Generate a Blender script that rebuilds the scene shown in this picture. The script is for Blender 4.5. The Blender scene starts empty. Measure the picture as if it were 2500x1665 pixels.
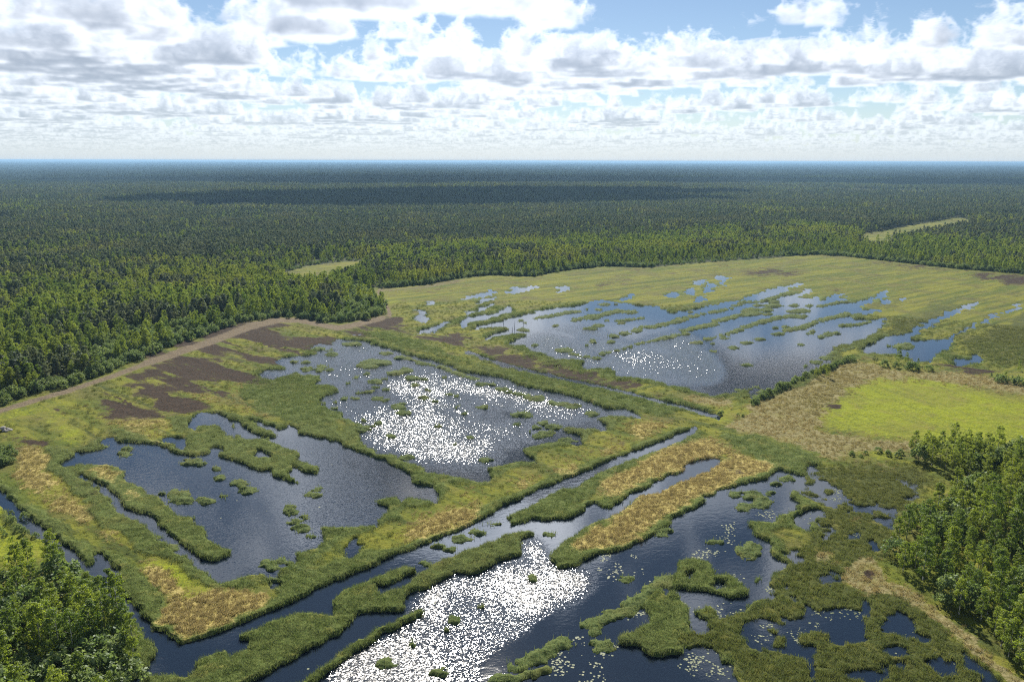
import bpy, bmesh, math, random
import numpy as np
from mathutils import Vector, Matrix

random.seed(7)
# ------------------------------------------------------------------ camera
H = 80.0                                   # the drone flies 80 m above the marsh
F_SRC, CX, CY, HY = 2000.0, 1250.0, 832.5, 393.0
PITCH = math.atan((CY - HY) / F_SRC)
SUN_EL, SUN_AZ = math.radians(37.0), math.radians(-1.5)
sc = bpy.context.scene
COL = sc.collection
cam_d = bpy.data.cameras.new('camera'); cam = bpy.data.objects.new('camera', cam_d); COL.objects.link(cam)
cam.location = (0, 0, H); cam.rotation_euler = (math.pi / 2 - PITCH, math.radians(-0.12), 0)
cam_d.sensor_width = 36.0; cam_d.lens = 36.0 * F_SRC / 2500.0
cam_d.clip_start = 1.0; cam_d.clip_end = 200000.0
sc.camera = cam
sc.render.resolution_x, sc.render.resolution_y = 1024, 681
sc.view_settings.view_transform = 'Standard'; sc.view_settings.look = 'None'
sc.view_settings.gamma = 1.0; sc.view_settings.use_curve_mapping = False
sc.view_settings.exposure = EXPOSURE = 0.85
sc.render.engine = 'CYCLES'
sc.cycles.use_denoising = False; sc.cycles.filter_width = 1.15
sc.cycles.max_bounces = 8; sc.cycles.diffuse_bounces = 4; sc.cycles.glossy_bounces = 3
sc.cycles.transmission_bounces = 4; sc.cycles.volume_bounces = 0; sc.cycles.transparent_max_bounces = 4
sc.cycles.caustics_reflective = False; sc.cycles.caustics_refractive = False
sc.cycles.sample_clamp_indirect = 6.0
# ------------------------------------------------------------------ sun
sd = bpy.data.lights.new('sun', 'SUN'); sun = bpy.data.objects.new('sun', sd); COL.objects.link(sun)
sd.energy = SUN_E = 5.0; sd.angle = math.radians(0.5); sd.color = (1.0, 0.94, 0.84)
sdir = Vector((math.sin(SUN_AZ) * math.cos(SUN_EL), math.cos(SUN_AZ) * math.cos(SUN_EL), math.sin(SUN_EL)))
sun.rotation_euler = sdir.to_track_quat('Z', 'Y').to_euler(); sun.location = (0, 0, 400)

def px_dir(x, y):
    dx = (x - CX) / F_SRC; dy = (CY - y) / F_SRC
    d = np.array([dx, math.cos(PITCH) + dy * math.sin(PITCH), -math.sin(PITCH) + dy * math.cos(PITCH)])
    return d / np.linalg.norm(d)
def ground(x, y):
    """source pixel -> point of the ground plane (arrays welcome)"""
    x = np.asarray(x, float); y = np.asarray(y, float)
    dx = (x - CX) / F_SRC; dy = (CY - y) / F_SRC
    dz = -math.sin(PITCH) + dy * math.cos(PITCH); dyy = math.cos(PITCH) + dy * math.sin(PITCH)
    t = -H / np.minimum(dz, -0.002)
    return np.stack([dx * t, dyy * t], -1)
def project(x, y, z=0.0):
    """ground point -> source pixel of the survey picture"""
    zz = z - H
    dep = y * math.cos(PITCH) - zz * math.sin(PITCH); up = y * math.sin(PITCH) + zz * math.cos(PITCH)
    dep = np.maximum(dep, 1.0)
    return CX + F_SRC * x / dep, CY - F_SRC * up / dep

# ------------------------------------------------------------------ sky: Nishita air with a layer of fair-weather clouds marched in numpy

BASE_ALT=1000.0; THICK=400.0
def band_field(shape, lo, hi, rng):
    """periodic gaussian field whose wavelengths lie between lo and hi cycles per tile"""
    f=np.fft.rfftn(rng.standard_normal(shape).astype(np.float32))
    ax=[np.fft.fftfreq(n)*n for n in shape[:-1]]+[np.fft.rfftfreq(shape[-1])*shape[-1]]
    k2=sum(a.reshape([-1 if i==j else 1 for j in range(len(shape))])**2 for i,a in enumerate(ax))
    k=np.sqrt(k2); c=(lo+hi)/2; w=(hi-lo)/2+1e-6
    g=np.fft.irfftn(f*np.exp(-((k-c)/w)**2), shape).astype(np.float32)
    return g/g.std()
def bil(tab, x, y):
    n=tab.shape[0]; xi=np.floor(x).astype(np.int32); yi=np.floor(y).astype(np.int32)
    fx=(x-xi).astype(np.float32); fy=(y-yi).astype(np.float32)
    x0=xi&(n-1); x1=(xi+1)&(n-1); y0=yi&(n-1); y1=(yi+1)&(n-1)
    return (tab[x0,y0]*(1-fx)+tab[x1,y0]*fx)*(1-fy)+(tab[x0,y1]*(1-fx)+tab[x1,y1]*fx)*fy
def tril(tab,x,y,z):
    n=tab.shape[0]; zi=np.floor(z).astype(np.int32); fz=(z-zi).astype(np.float32)
    xi=np.floor(x).astype(np.int32); yi=np.floor(y).astype(np.int32)
    fx=(x-xi).astype(np.float32); fy=(y-yi).astype(np.float32)
    x0=xi&(n-1); x1=(xi+1)&(n-1); y0=yi&(n-1); y1=(yi+1)&(n-1); z0=zi&(n-1); z1=(zi+1)&(n-1)
    a=(tab[x0,y0,z0]*(1-fx)+tab[x1,y0,z0]*fx)*(1-fy)+(tab[x0,y1,z0]*(1-fx)+tab[x1,y1,z0]*fx)*fy
    b=(tab[x0,y0,z1]*(1-fx)+tab[x1,y0,z1]*fx)*(1-fy)+(tab[x0,y1,z1]*(1-fx)+tab[x1,y1,z1]*fx)*fy
    return a*(1-fz)+b*fz
# the big single clouds near by: source pixel of the cloud's middle, its width and depth in pixels, strength
CLOUDS=[(250,45,800,1.0),(640,62,420,.9),(60,100,300,.8),(520,140,340,1.1),(230,165,560,1.0),(700,150,260,.9),(20,150,300,.9),(880,0,520,1.),(1160,5,420,1.),(1330,35,200,.7),(900,175,300,.7),
 (1075,115,300,1.1),(1040,178,300,.8),(1310,125,230,1.15),(1570,112,330,1.1),(1640,62,180,.8),(1720,112,160,.7),(1480,150,280,.7),(2385,92,400,1.2),(2060,28,230,.85),(1930,32,110,.7),(1960,92,230,.75),(2110,70,170,.7),
 (1890,165,260,.9),(2100,140,260,1.),(2290,172,300,.9),(2440,172,200,.8),(1740,200,200,.8),(1500,205,300,.8),(2470,2,160,.8),
 # clouds above the frame that the ponds mirror
 (1480,-110,420,.9),(1900,-190,520,.95),(2150,-80,360,.8),(1320,-260,520,1.),(1000,-190,620,1.),(820,-360,620,1.),(1750,-390,560,.9),(1120,-520,640,.9),(2300,-330,600,.9)]
def make_sky():
    rng=np.random.default_rng(11)
    cov=band_field((1024,1024),2,9,rng)*.55+band_field((1024,1024),14,30,rng)*.5+band_field((1024,1024),36,75,rng)*.30+band_field((1024,1024),100,190,rng)*.13
    TILE2=30000.0
    det=0
    for lo,hi,a in ((2,5,.5),(6,11,.3),(14,24,.18),(28,46,.10)):
        det=det+a*(1-1.25*np.abs(band_field((128,)*3,lo,hi,rng)))
    det=(det-det.mean()).astype(np.float32); det/=det.std()
    TILE3=1500.0
    cl=[]
    for (x,y,w,s) in CLOUDS:
        d=px_dir(x,y); t=(BASE_ALT+THICK*.22)/d[2]; c=d[:2]*t; dist=np.hypot(*c)
        cl.append((c[0],c[1],max(w/2/F_SRC*dist,60)*.92,s,math.atan2(c[0],c[1])))
    def coverage(px,py):
        c=bil(cov,px/TILE2*1024,py/TILE2*1024)
        r=np.hypot(px,py); az=np.arctan2(px,py)
        far=np.clip((r-7600)/2600,0,1); far=far*far*(3-2*far)
        left=np.clip(-az/.5,-1,1)
        c=c*(.42+.10*far)-.26+far*(.04+.15*left)
        near=(1-far)*(np.abs(az)<.62)*(r>5200)
        c=c-near*.34+np.clip(1-np.abs(r-3800)/1700,0,1)*.14-np.clip((2600-r)/700,0,1)*.30
        b=np.zeros_like(c)
        for (cx_,cy_,R,s,a) in cl:
            ca,sa=math.cos(a),math.sin(a)
            dx=px-cx_; dy=py-cy_
            u=(dx*ca-dy*sa)/R; v=(dx*sa+dy*ca)/(R*.6+60)
            q=u*u+v*v
            m=q<5
            b[m]=np.maximum(b[m], s*np.exp(-q[m]**1.3))
        return np.minimum(c+b*.72,.62)
    sx,sy=math.sin(SUN_AZ)/math.tan(SUN_EL),math.cos(SUN_AZ)/math.tan(SUN_EL)
    def march(az,el,M):
        """lit, ambient, opacity of the cloud layer along each direction"""
        n=az.size; el=np.maximum(el,math.radians(.35))
        ca,sa=np.sin(az)*np.cos(el),np.cos(az)*np.cos(el); se=np.sin(el)
        T=np.ones(n,np.float32); lit=np.zeros(n,np.float32); amb=np.zeros(n,np.float32)
        ds=THICK/M/se
        for j in range(M):
            h=(j+.5)/M
            t=(BASE_ALT+THICK*h)/se
            act=np.nonzero(T>.01)[0]
            if act.size==0: break
            px=(ca[act]*t[act]).astype(np.float32); py=(sa[act]*t[act]).astype(np.float32); z=THICK*h
            c=coverage(px,py)
            top=(c-.0)/.62
            ok=np.nonzero(top>h-.55)[0]
            if ok.size==0: continue
            a=act[ok]; px=px[ok]; py=py[ok]; c=c[ok]
            s=128/TILE3
            e=tril(det,px*s,py*s,np.full(px.size,z*s*1.2,np.float32))
            fine=np.clip(1-(np.hypot(px,py)-5000)/22000,.25,1)
            d=c-.62*h**1.15+ .27*e*(.35+.65*min(1,h*2.5))*fine
            d=np.clip(d*5,0,1)*min(1,(h+.03)/.10)
            d[c< -.25]=0
            cs=coverage(px+sx*THICK*(.16+.30*(1-h)),py+sy*THICK*(.16+.30*(1-h)))
            tau=np.maximum(0,cs/.62+.25*e-h)*1.9+.05
            L=.74*np.exp(-tau)+.40*np.exp(-.3*tau)
            A=.7+.3*h
            al=1-np.exp(-d*ds[a]*.0085)
            w=T[a]*al
            lit[a]+=w*L; amb[a]+=w*A; T[a]*=1-al
        return lit,amb,1-T
    return march

def build_world():
    march = make_sky()
    NF, NR, EF, ER = 1700, 640, 250, 130           # columns ahead / elsewhere, rows low / high
    W, Hh = NF + NR, EF + ER
    u = (np.arange(W) + .5) / W; v = (np.arange(Hh) + .5) / Hh
    fx = NF / W; fy = EF / Hh
    def az_of(u):
        s = (u - .5) * 2; a = np.abs(s)
        return np.sign(s) * np.where(a < fx, a / fx * 45.0, 45.0 + (a - fx) / (1 - fx) * 135.0)
    def el_of(v): return np.where(v < fy, v / fy * 14.0, 14.0 + (v - fy) / (1 - fy) * 76.0)
    A, E = np.meshgrid(np.radians(az_of(u)), np.radians(el_of(v)))
    l, a, o = march(A.ravel().astype(np.float32), E.ravel().astype(np.float32), 80)
    cs_ = np.sin(E) * math.sin(SUN_EL) + np.cos(E) * math.cos(SUN_EL) * np.cos(A - SUN_AZ)
    fw = 1 + 6.0 * np.exp(-(np.degrees(np.arccos(np.clip(cs_.ravel(), -1, 1))) / 15.5) ** 2); l = l * fw; a = a * fw      # droplets scatter forward: clouds near the sun are brighter
    E1 = np.maximum(E.ravel(), .006)
    fade = np.exp(-(BASE_ALT / np.tan(E1)) / 80000.0)
    px = np.ones((Hh * W, 4), np.float32)
    px[:, 0] = l * fade; px[:, 1] = a * fade; px[:, 2] = o * fade
    px[:, 3] = 1
    img = bpy.data.images.new('cloud_layer', W, Hh, alpha=False, float_buffer=True)
    img.colorspace_settings.name = 'Non-Color'
    img.pixels.foreach_set(px.ravel()); img.update(); img.pack()
    w = bpy.data.worlds.new('World'); sc.world = w; w.use_nodes = True
    nt = w.node_tree; nt.nodes.clear(); N = nt.nodes.new; L = nt.links.new
    def m(op, *ins, clamp=False):
        n = N('ShaderNodeMath'); n.operation = op; n.use_clamp = clamp
        for i, q in enumerate(ins):
            if isinstance(q, (int, float)): n.inputs[i].default_value = q
            else: L(q, n.inputs[i])
        return n.outputs[0]
    tc = N('ShaderNodeTexCoord'); sp = N('ShaderNodeSeparateXYZ'); L(tc.outputs['Generated'], sp.inputs[0])
    az = m('MULTIPLY', m('ARCTAN2', sp.outputs[0], sp.outputs[1]), 180 / math.pi)
    el = m('MULTIPLY', m('ARCSINE', sp.outputs[2]), 180 / math.pi)
    aa = m('ABSOLUTE', az)
    ua = m('ADD', m('MULTIPLY', m('MULTIPLY', aa, 1 / 45.0, clamp=True), fx), m('MULTIPLY', m('DIVIDE', m('SUBTRACT', aa, 45.0), 135.0, clamp=True), 1 - fx))
    uu = m('ADD', m('MULTIPLY', m('MULTIPLY', ua, m('SIGN', az)), .5), .5)
    vv = m('ADD', m('MULTIPLY', m('DIVIDE', el, 14.0, clamp=True), fy), m('MULTIPLY', m('DIVIDE', m('SUBTRACT', el, 14.0), 76.0, clamp=True), 1 - fy))
    vv = m('MAXIMUM', vv, .5 / Hh)
    cb = N('ShaderNodeCombineXYZ'); L(uu, cb.inputs[0]); L(vv, cb.inputs[1])
    im = N('ShaderNodeTexImage'); im.image = img; im.interpolation = 'Linear'; im.extension = 'EXTEND'
    L(cb.outputs[0], im.inputs[0])
    cs = N('ShaderNodeSeparateColor'); L(im.outputs[0], cs.inputs[0])
    sky = N('ShaderNodeTexSky'); sky.sky_type = 'NISHITA'; sky.sun_disc = False
    sky.sun_elevation = SUN_EL; sky.sun_rotation = SUN_AZ; sky.air_density = 0.85; sky.dust_density = SKY_DUST; sky.ozone_density = 3.0; sky.altitude = 100
    def vec(op, a, b):
        n = N('ShaderNodeVectorMath'); n.operation = op
        for i, q in enumerate((a, b)):
            if isinstance(q, tuple): n.inputs[i].default_value = q
            elif q is not None: L(q, n.inputs[3 if (op == 'SCALE' and i == 1) else i])
        return n.outputs[0]
    clear = vec('SCALE', sky.outputs[0], m('SUBTRACT', 1.0, cs.outputs[2]))
    lit = vec('SCALE', None, cs.outputs[0]); lit.node.inputs[0].default_value = CLOUD_LIT
    amb = vec('SCALE', None, cs.outputs[1]); amb.node.inputs[0].default_value = CLOUD_AMB
    # thick far air between the clouds and the eye: what the cloud loses with distance the air gives back
    tot = vec('ADD', vec('ADD', clear, lit), amb)
    hz = m('MULTIPLY', m('POWER', m('SUBTRACT', 1.0, m('DIVIDE', m('ABSOLUTE', el), 5.0, clamp=True)), 2.0), HZ_MIX)
    mx = N('ShaderNodeMix'); mx.data_type = 'RGBA'; L(hz, mx.inputs[0]); L(tot, mx.inputs[6]); mx.inputs[7].default_value = (*HZ_COL, 1)
    bg = N('ShaderNodeBackground'); bg.inputs['Strength'].default_value = SKY_STR
    L(mx.outputs[2], bg.inputs[0]); out = N('ShaderNodeOutputWorld'); L(bg.outputs[0], out.inputs[0])
SKY_STR = 0.05; SKY_DUST = 0.12
CLOUD_LIT = (10.5, 10.4, 10.25); CLOUD_AMB = (2.5, 3.5, 5.2); HZ_COL = (7.2, 8.4, 9.7); HZ_MIX = .8
build_world()

# ------------------------------------------------------------------ survey of the marsh: outlines read from tiles of the picture, laid on the ground
TILES = {'1': (0, 640, 2.8), '2': (830, 640, 2.8), '3': (1660, 640, 2.8), '4': (0, 1105, 2.8), '5': (830, 1105, 2.8), '6': (1660, 1105, 2.8),
         'a': (0, 380, 1.884), 'b': (1250, 380, 1.884), 's': (0, 0, 1.0)}
def S(*parts):
    """S('1', [...], '4', [...]) -> source pixels"""
    out = []
    for t, pts in zip(parts[::2], parts[1::2]):
        ox, oy, k = TILES[t]
        out += [(ox + p[0] / k, oy + p[1] / k) for p in pts]
    return np.array(out, float)
RX0, RX1, RY0, RY1, RK = -900, 3400, 380, 2300, .5
RW, RH = int((RX1 - RX0) * RK), int((RY1 - RY0) * RK)
def blank(): return np.zeros((RH, RW), np.float32)
def fill(img, poly, val=1.0):
    x = (poly[:, 0] - RX0) * RK; y = (poly[:, 1] - RY0) * RK
    x2, y2 = np.roll(x, -1), np.roll(y, -1)
    for r in range(max(0, int(y.min())), min(RH, int(y.max()) + 2)):
        c = r + .5; k = (y > c) != (y2 > c)
        if not k.any(): continue
        xs = np.sort(x[k] + (c - y[k]) / (y2[k] - y[k]) * (x2[k] - x[k]))
        for a, b in zip(xs[::2], xs[1::2]):
            i, j = max(0, int(round(a))), min(RW, int(round(b)))
            if j > i: img[r, i:j] = val
def stroke(img, pts, width, val=1.0):
    """a line of a given width (source px); the width shrinks towards the horizon as the ground does"""
    for (a, b) in zip(pts[:-1], pts[1:]):
        w = width / 2
        x0, x1 = sorted((a[0], b[0])); y0, y1 = sorted((a[1], b[1]))
        i0, i1 = max(0, int((x0 - w - RX0) * RK)), min(RW, int((x1 + w - RX0) * RK) + 2)
        j0, j1 = max(0, int((y0 - w - RY0) * RK)), min(RH, int((y1 + w - RY0) * RK) + 2)
        if i1 <= i0 or j1 <= j0: continue
        X, Y = np.meshgrid((np.arange(i0, i1) + .5) / RK + RX0, (np.arange(j0, j1) + .5) / RK + RY0)
        d = b - a; t = np.clip(((X - a[0]) * d[0] + (Y - a[1]) * d[1]) / (d @ d + 1e-9), 0, 1)
        q = np.hypot(X - a[0] - t * d[0], Y - a[1] - t * d[1]) < w
        img[j0:j1, i0:i1][q] = val
def tall(p, k):
    c = p.mean(0); q = p.copy(); q[:, 1] = c[1] + (p[:, 1] - c[1]) * k; q[:, 0] = c[0] + (p[:, 0] - c[0]) * 1.08; return q
def blur(img, r, n=2):
    for _ in range(n):
        for ax in (0, 1):
            p = np.concatenate([np.repeat(np.take(img, [0], ax), r + 1, ax), img, np.repeat(np.take(img, [-1], ax), r, ax)], ax)
            c = np.cumsum(p, ax, dtype=np.float64)
            hi = np.take(c, np.arange(2 * r + 1, c.shape[ax]), ax); lo = np.take(c, np.arange(0, c.shape[ax] - 2 * r - 1), ax)
            img = ((hi - lo) / (2 * r + 1)).astype(np.float32)
    return img
def sample(img, x, y):
    i = np.clip((x - RX0) * RK - .5, 0, RW - 1.001); j = np.clip((y - RY0) * RK - .5, 0, RH - 1.001)
    a = i.astype(np.int32); b = j.astype(np.int32); fx = i - a; fy = j - b
    return (img[b, a] * (1 - fx) + img[b, a + 1] * fx) * (1 - fy) + (img[b + 1, a] * (1 - fx) + img[b + 1, a + 1] * fx) * fy
_lat = np.random.default_rng(5).random((256, 256)).astype(np.float32)
def vnoise(x, y, s=0):
    x = np.asarray(x, float) + 17.3 * s; y = np.asarray(y, float) - 9.1 * s
    xi = np.floor(x).astype(np.int64); yi = np.floor(y).astype(np.int64); fx = x - xi; fy = y - yi
    fx = fx * fx * (3 - 2 * fx); fy = fy * fy * (3 - 2 * fy)
    g = lambda a, b: _lat[a & 255, b & 255]
    return (g(xi, yi) * (1 - fx) + g(xi + 1, yi) * fx) * (1 - fy) + (g(xi, yi + 1) * (1 - fx) + g(xi + 1, yi + 1) * fx) * fy
def fbm(x, y, s=0, o=3):
    r = 0; a = .5; t = 0
    for k in range(o): r = r + a * vnoise(x * 2 ** k, y * 2 ** k, s + k * 3); t += a; a *= .5
    return r / t

# ---- water
POND_NORTH = S('3', [(-60,345),(130,315),(300,275),(450,240),(700,160),(840,130),(800,150),(700,190),(640,230),(780,215),(900,180),(890,195),(800,225),(770,245),(900,240),(980,225),(940,250),(900,275),(1080,220),(1170,200),(1090,235),(1160,265),(1280,250),(1400,185),(1430,205),(1350,245),(1240,300),(1220,320),(1370,320),(1270,355),(1190,360),(1170,385),(1300,390),(1410,375),(1390,430),(1300,490),(1140,555),(1050,610),(1080,640),(1030,700),(920,745),(820,800),(690,855),(590,890),(530,905),(500,930),(470,900),(440,870),(400,880),(250,915),(150,890)],
 '2', [(2324,845),(2200,830),(2110,790),(1950,780),(1900,770),(1890,740),(1840,720),(1700,730),(1650,700),(1700,670),(1600,660),(1480,655),(1440,640),(1370,610),(1290,605),(1280,580),(1340,550),(1240,570),(1130,560),(1220,520),(1310,490),(1210,480),(1080,510),(940,530),(1010,505),(1180,445),(1060,440),(960,450),(880,468),(960,430),(1180,375),(1400,325),(1640,285),(1800,255),(1840,270),(1960,275),(2060,295),(2150,300),(2200,310)])
POND_MID = S('1', [(2324,525),(2270,520)], '2', [(0,530),(110,530),(230,560),(360,600),(480,640),(640,680),(760,710),(860,745),(980,765),(1150,800),(1280,855),(1400,865),(1560,905),(1700,950),(1850,1000),(1950,1005),(2090,1055),(1990,1050),(1860,1045),(1740,1060),(1790,1090),(1860,1145),(1780,1140),(1690,1135),(1560,1125),(1520,1150),(1580,1170),(1690,1195),(1670,1212),(1640,1240),(1500,1205),(1400,1225),(1260,1250),(1250,1290),(1340,1360),(1210,1350),(1040,1390),(1000,1410),(1040,1440),(1020,1490),(920,1480),(720,1440),(590,1430),(590,1390),(450,1360),(350,1310),(250,1310),(230,1270),(130,1220),(110,1170),(90,1090),(0,1050)],
 '1', [(2324,1040),(2200,980),(2170,940),(2230,910),(2340,880),(2320,850),(2250,830),(2130,840),(2200,790),(2030,750),(1900,800),(1840,800),(1770,770),(1840,740),(1960,735),(1990,690),(1900,670),(2010,640),(2140,640),(2200,610),(2110,580),(2180,560),(2260,575)])
POND_WEST = S('1', [(430,1395),(500,1345),(510,1300),(600,1305),(665,1300),(690,1235),(745,1195),(850,1235),(1000,1250),(1100,1250),(1130,1200),(1250,1220),(1290,1150),(1260,1110),(1310,1070),(1390,1035),(1480,1045),(1600,1080),(1760,1010),(1880,1060),(1960,1090),(2060,1125),(2070,1180),(2180,1200),(2324,1240)],
 '2', [(0,1245),(120,1300),(200,1330),(240,1340),(420,1420),(500,1470),(490,1510),(640,1530)], '5', [(640,230),(690,320),(620,320),(520,300),(450,320),(400,345),(380,300),(330,300),(250,310),(260,360),(350,400),(300,430),(270,490),(160,490),(90,500),(0,510)],
 '4', [(2324,500),(2210,490),(2230,560),(2220,610),(2130,650),(2030,690),(2030,740),(2000,770),(1930,790),(1900,830),(1950,870),(1900,905),(1850,905),(1830,860),(1800,840),(1700,830),(1620,860),(1560,890),(1500,885),(1430,810),(1330,760),(1250,700),(1180,690),(1120,630),(1050,590),(1010,540),(1000,490),(940,480),(820,390),(760,350),(690,300),(650,265),(610,230),(590,190),(520,165),(570,155),(620,200),(700,235),(760,270),(840,320),(890,380),(1000,440),(1080,490),(1190,600),(1260,640),(1380,720),(1470,750),(1540,720),(1610,680),(1580,655),(1530,640),(1430,570),(1390,520),(1330,470),(1330,430),(1200,420),(1180,370),(1100,300),(990,240),(900,200),(850,150),(770,90),(620,75),(450,95),(410,95)])
CANAL = S('5', [(2419,-172),(2352,-140),(1960,10),(1600,150),(1400,240),(1100,395),(900,490),(620,610),(380,710),(200,790),(0,880)],
 '4', [(2200,930),(1950,1040),(1800,1110),(1600,1190),(1400,1270),(1240,1320),(1150,1250),(990,1140),(880,1030),(840,950),(840,880),(800,770),(720,700),(650,690),(690,760),(620,790),(540,700),(420,620),(330,530),(200,430),(90,350),(50,300),(0,280),(-250,120),(-1200,-350),(-1200,-290),(-250,190),(0,335),(100,410),(200,510),(280,580),(350,630),(430,690),(510,760),(620,840),(700,930),(770,1010),(850,1070),(930,1130),(990,1190),(1060,1270),(1080,1330),(1060,1400),(1040,1450),(980,1520),(920,1568),(700,1700),(400,2000)],
 '5', [(-700,2400),(1200,2700)], '6', [(300,2400),(500,1900),(420,1600),(380,1450),(320,1450),(260,1360),(150,1340),(60,1360),(20,1290),(60,1240),(90,1180),(80,1110),(140,1060),(240,1050),(300,1110),(400,1100),(450,1040),(500,990),(590,960),(680,960),(630,900),(650,840),(700,790),(760,760),(700,740),(620,690),(660,640),(560,590),(480,510),(500,470),(600,470),(640,430),(720,395),(820,370),(800,330),(760,270),(780,240),(870,220),(840,190),(880,150),(720,130),(660,110),(600,180),(450,210),(300,250),(180,310),(240,330),(180,345),(0,415)],
 '5', [(2352,420),(2270,450),(2240,500),(2100,560),(2000,600),(1950,640),(1800,700),(1640,770),(1550,790),(1490,790),(1420,690),(1530,600),(1560,560),(1640,520),(1700,480),(1800,440),(1950,380),(2050,310),(2200,260),(2352,180)],
 '6', [(0,190),(100,145),(200,115),(270,60),(260,40),(170,35),(90,60),(0,105)], '5', [(2352,120),(2200,180),(2100,250),(2000,290),(1920,325),(1870,370),(1800,370),(1750,340),(1700,360),(1690,390),(1640,410),(1560,460),(1490,460),(1400,470),(1300,450),(1290,470),(1170,500),(1180,450),(1120,430),(1200,400),(1290,370),(1430,260),(1580,230),(1900,80),(2050,20),(2352,-110),(2440,-160)])
POOLS = [S('3', [(1270,580),(1380,520),(1440,500),(1540,480),(1590,470),(1700,405),(1850,345),(2000,285),(2010,290),(1860,365),(1700,430),(1600,490),(1620,530),(1750,525),(1860,515),(1830,570),(1760,610),(1700,640),(1600,650),(1550,630),(1450,610),(1300,600)]),
 S('3', [(1850,650),(1960,660),(2030,630),(2080,670),(1990,680),(1880,680)]),
 S('5', [(20,690),(100,600),(140,590),(140,640),(210,640),(160,670),(100,720),(40,700)]),
 S('2', [(520,465),(600,445),(730,420),(770,420),(640,460)]), S('2', [(830,412),(850,380),(900,375),(1050,355),(1170,330),(1170,345),(1060,370),(980,385),(910,395),(850,415)]),
 S('2', [(520,330),(590,332),(590,342),(525,344)]), S('2', [(865,335),(930,325),(1060,298),(1060,306),(950,330),(880,345)]), S('2', [(925,266),(1000,252),(1060,244),(1050,254),(960,270)]),
 S('2', [(840,232),(980,214),(990,198),(1045,214),(960,226),(880,236)]), S('2', [(1150,190),(1190,172),(1260,178),(1390,158),(1300,178),(1200,194)]), S('2', [(1480,172),(1590,168),(1560,182),(1490,188)]),
 S('2', [(1910,244),(1980,226),(2035,220),(1990,240)]), S('2', [(2230,218),(2300,208),(2345,210),(2280,226)]), S('2', [(580,272),(640,266),(640,274),(590,278)]), S('2',[(510,385),(560,372),(610,378),(600,404),(560,398)]),
 S('3', [(30,200),(70,182),(105,192),(60,206)]), S('3', [(150,184),(200,150),(262,150),(215,172)]), S('3', [(80,132),(130,130),(190,118),(160,140)]), S('3', [(225,104),(260,96),(345,104),(300,112)]), S('3', [(270,140),(320,136),(300,146)]), S('3', [(105,250),(150,234),(190,238),(140,252)]),
 S('3', [(1380,262),(1430,250),(1450,262),(1400,272)]), S('3', [(1480,244),(1530,236),(1520,248)]),
 S('6', [(850,80),(900,66),(970,90),(900,108)]), S('6', [(740,460),(850,390),(900,380),(970,400),(920,430),(880,470),(900,510),(820,490)]), S('6', [(930,180),(1020,185),(1010,205),(950,205)]),
 S('6', [(1310,610),(1370,600),(1375,640),(1320,650)]), S('6', [(1200,1000),(1270,990),(1295,1050),(1280,1090),(1220,1070)]), S('6', [(1340,1180),(1400,1140),(1390,1110),(1470,1080),(1570,1140),(1590,1200),(1560,1240),(1420,1190)]),
 S('6', [(860,1050),(960,1090),(1100,1050),(1200,1060),(1250,1180),(1260,1250),(1100,1280),(1000,1240),(1000,1200),(820,1150)]), S('6', [(420,1190),(500,1150),(560,1180),(640,1230),(700,1240),(600,1310),(560,1330),(480,1290)]),
 S('6', [(1390,1310),(1500,1310),(1600,1340),(1520,1358),(1400,1350)]), S('6', [(1650,1410),(1740,1380),(1800,1420),(1910,1440),(1890,1480),(1750,1490)]),
 S('6', [(800,1290),(900,1330),(960,1330),(930,1400),(970,1450),(960,1568),(1000,1800),(900,1800),(930,1568),(900,1420),(830,1340)]), S('6', [(-20,1380),(150,1330),(260,1350),(330,1450),(390,1568),(500,1900),(-20,1900)]),
 S('6', [(80,1120),(130,1110),(230,1140),(230,1170),(150,1220),(110,1210)]), S('6',[(1060,560),(1010,540),(960,540),(1020,575)]), S('6',[(1180,560),(1250,545),(1260,575),(1190,590)]), S('6',[(1040,240),(1100,235),(1130,300),(1060,320),(1010,330)]), S('6',[(850,810),(890,800),(890,822)])]
DITCHES = [(S('2', [(880,612),(1100,690),(1500,790),(1800,850),(2352,985)], '3', [(150,1020),(270,1052)]), 3.5), (S('3', [(1600,480),(1740,400),(1900,330),(2020,285)]), 3.5), (S('3', [(1840,520),(1990,440),(2200,330),(2324,272)]), 2.6)]
STRAIGHT = [(S('5', [(2430,-163),(2352,-122),(1930,42),(1580,192),(1250,340),(1110,420)]), 13), (S('5', [(1110,420),(960,500),(640,660)]), 24), (S('5', [(640,660),(380,760),(0,920)], '4', [(2200,970),(1950,1075),(1800,1140),(1500,1270)]), 20), (S('4', [(1500,1270),(1240,1350),(1150,1290)]), 22),
 (S('4', [(-250,165),(0,310),(90,380),(200,470),(300,560),(420,650),(560,760)]), 18), (S('4', [(560,760),(700,880),(880,1090),(1010,1190),(1100,1300)]), 16), (S('2', [(880,612),(1100,690),(1500,790),(1800,850),(2352,985)], '3', [(150,1020),(270,1052)]), 4.5)]
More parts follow.
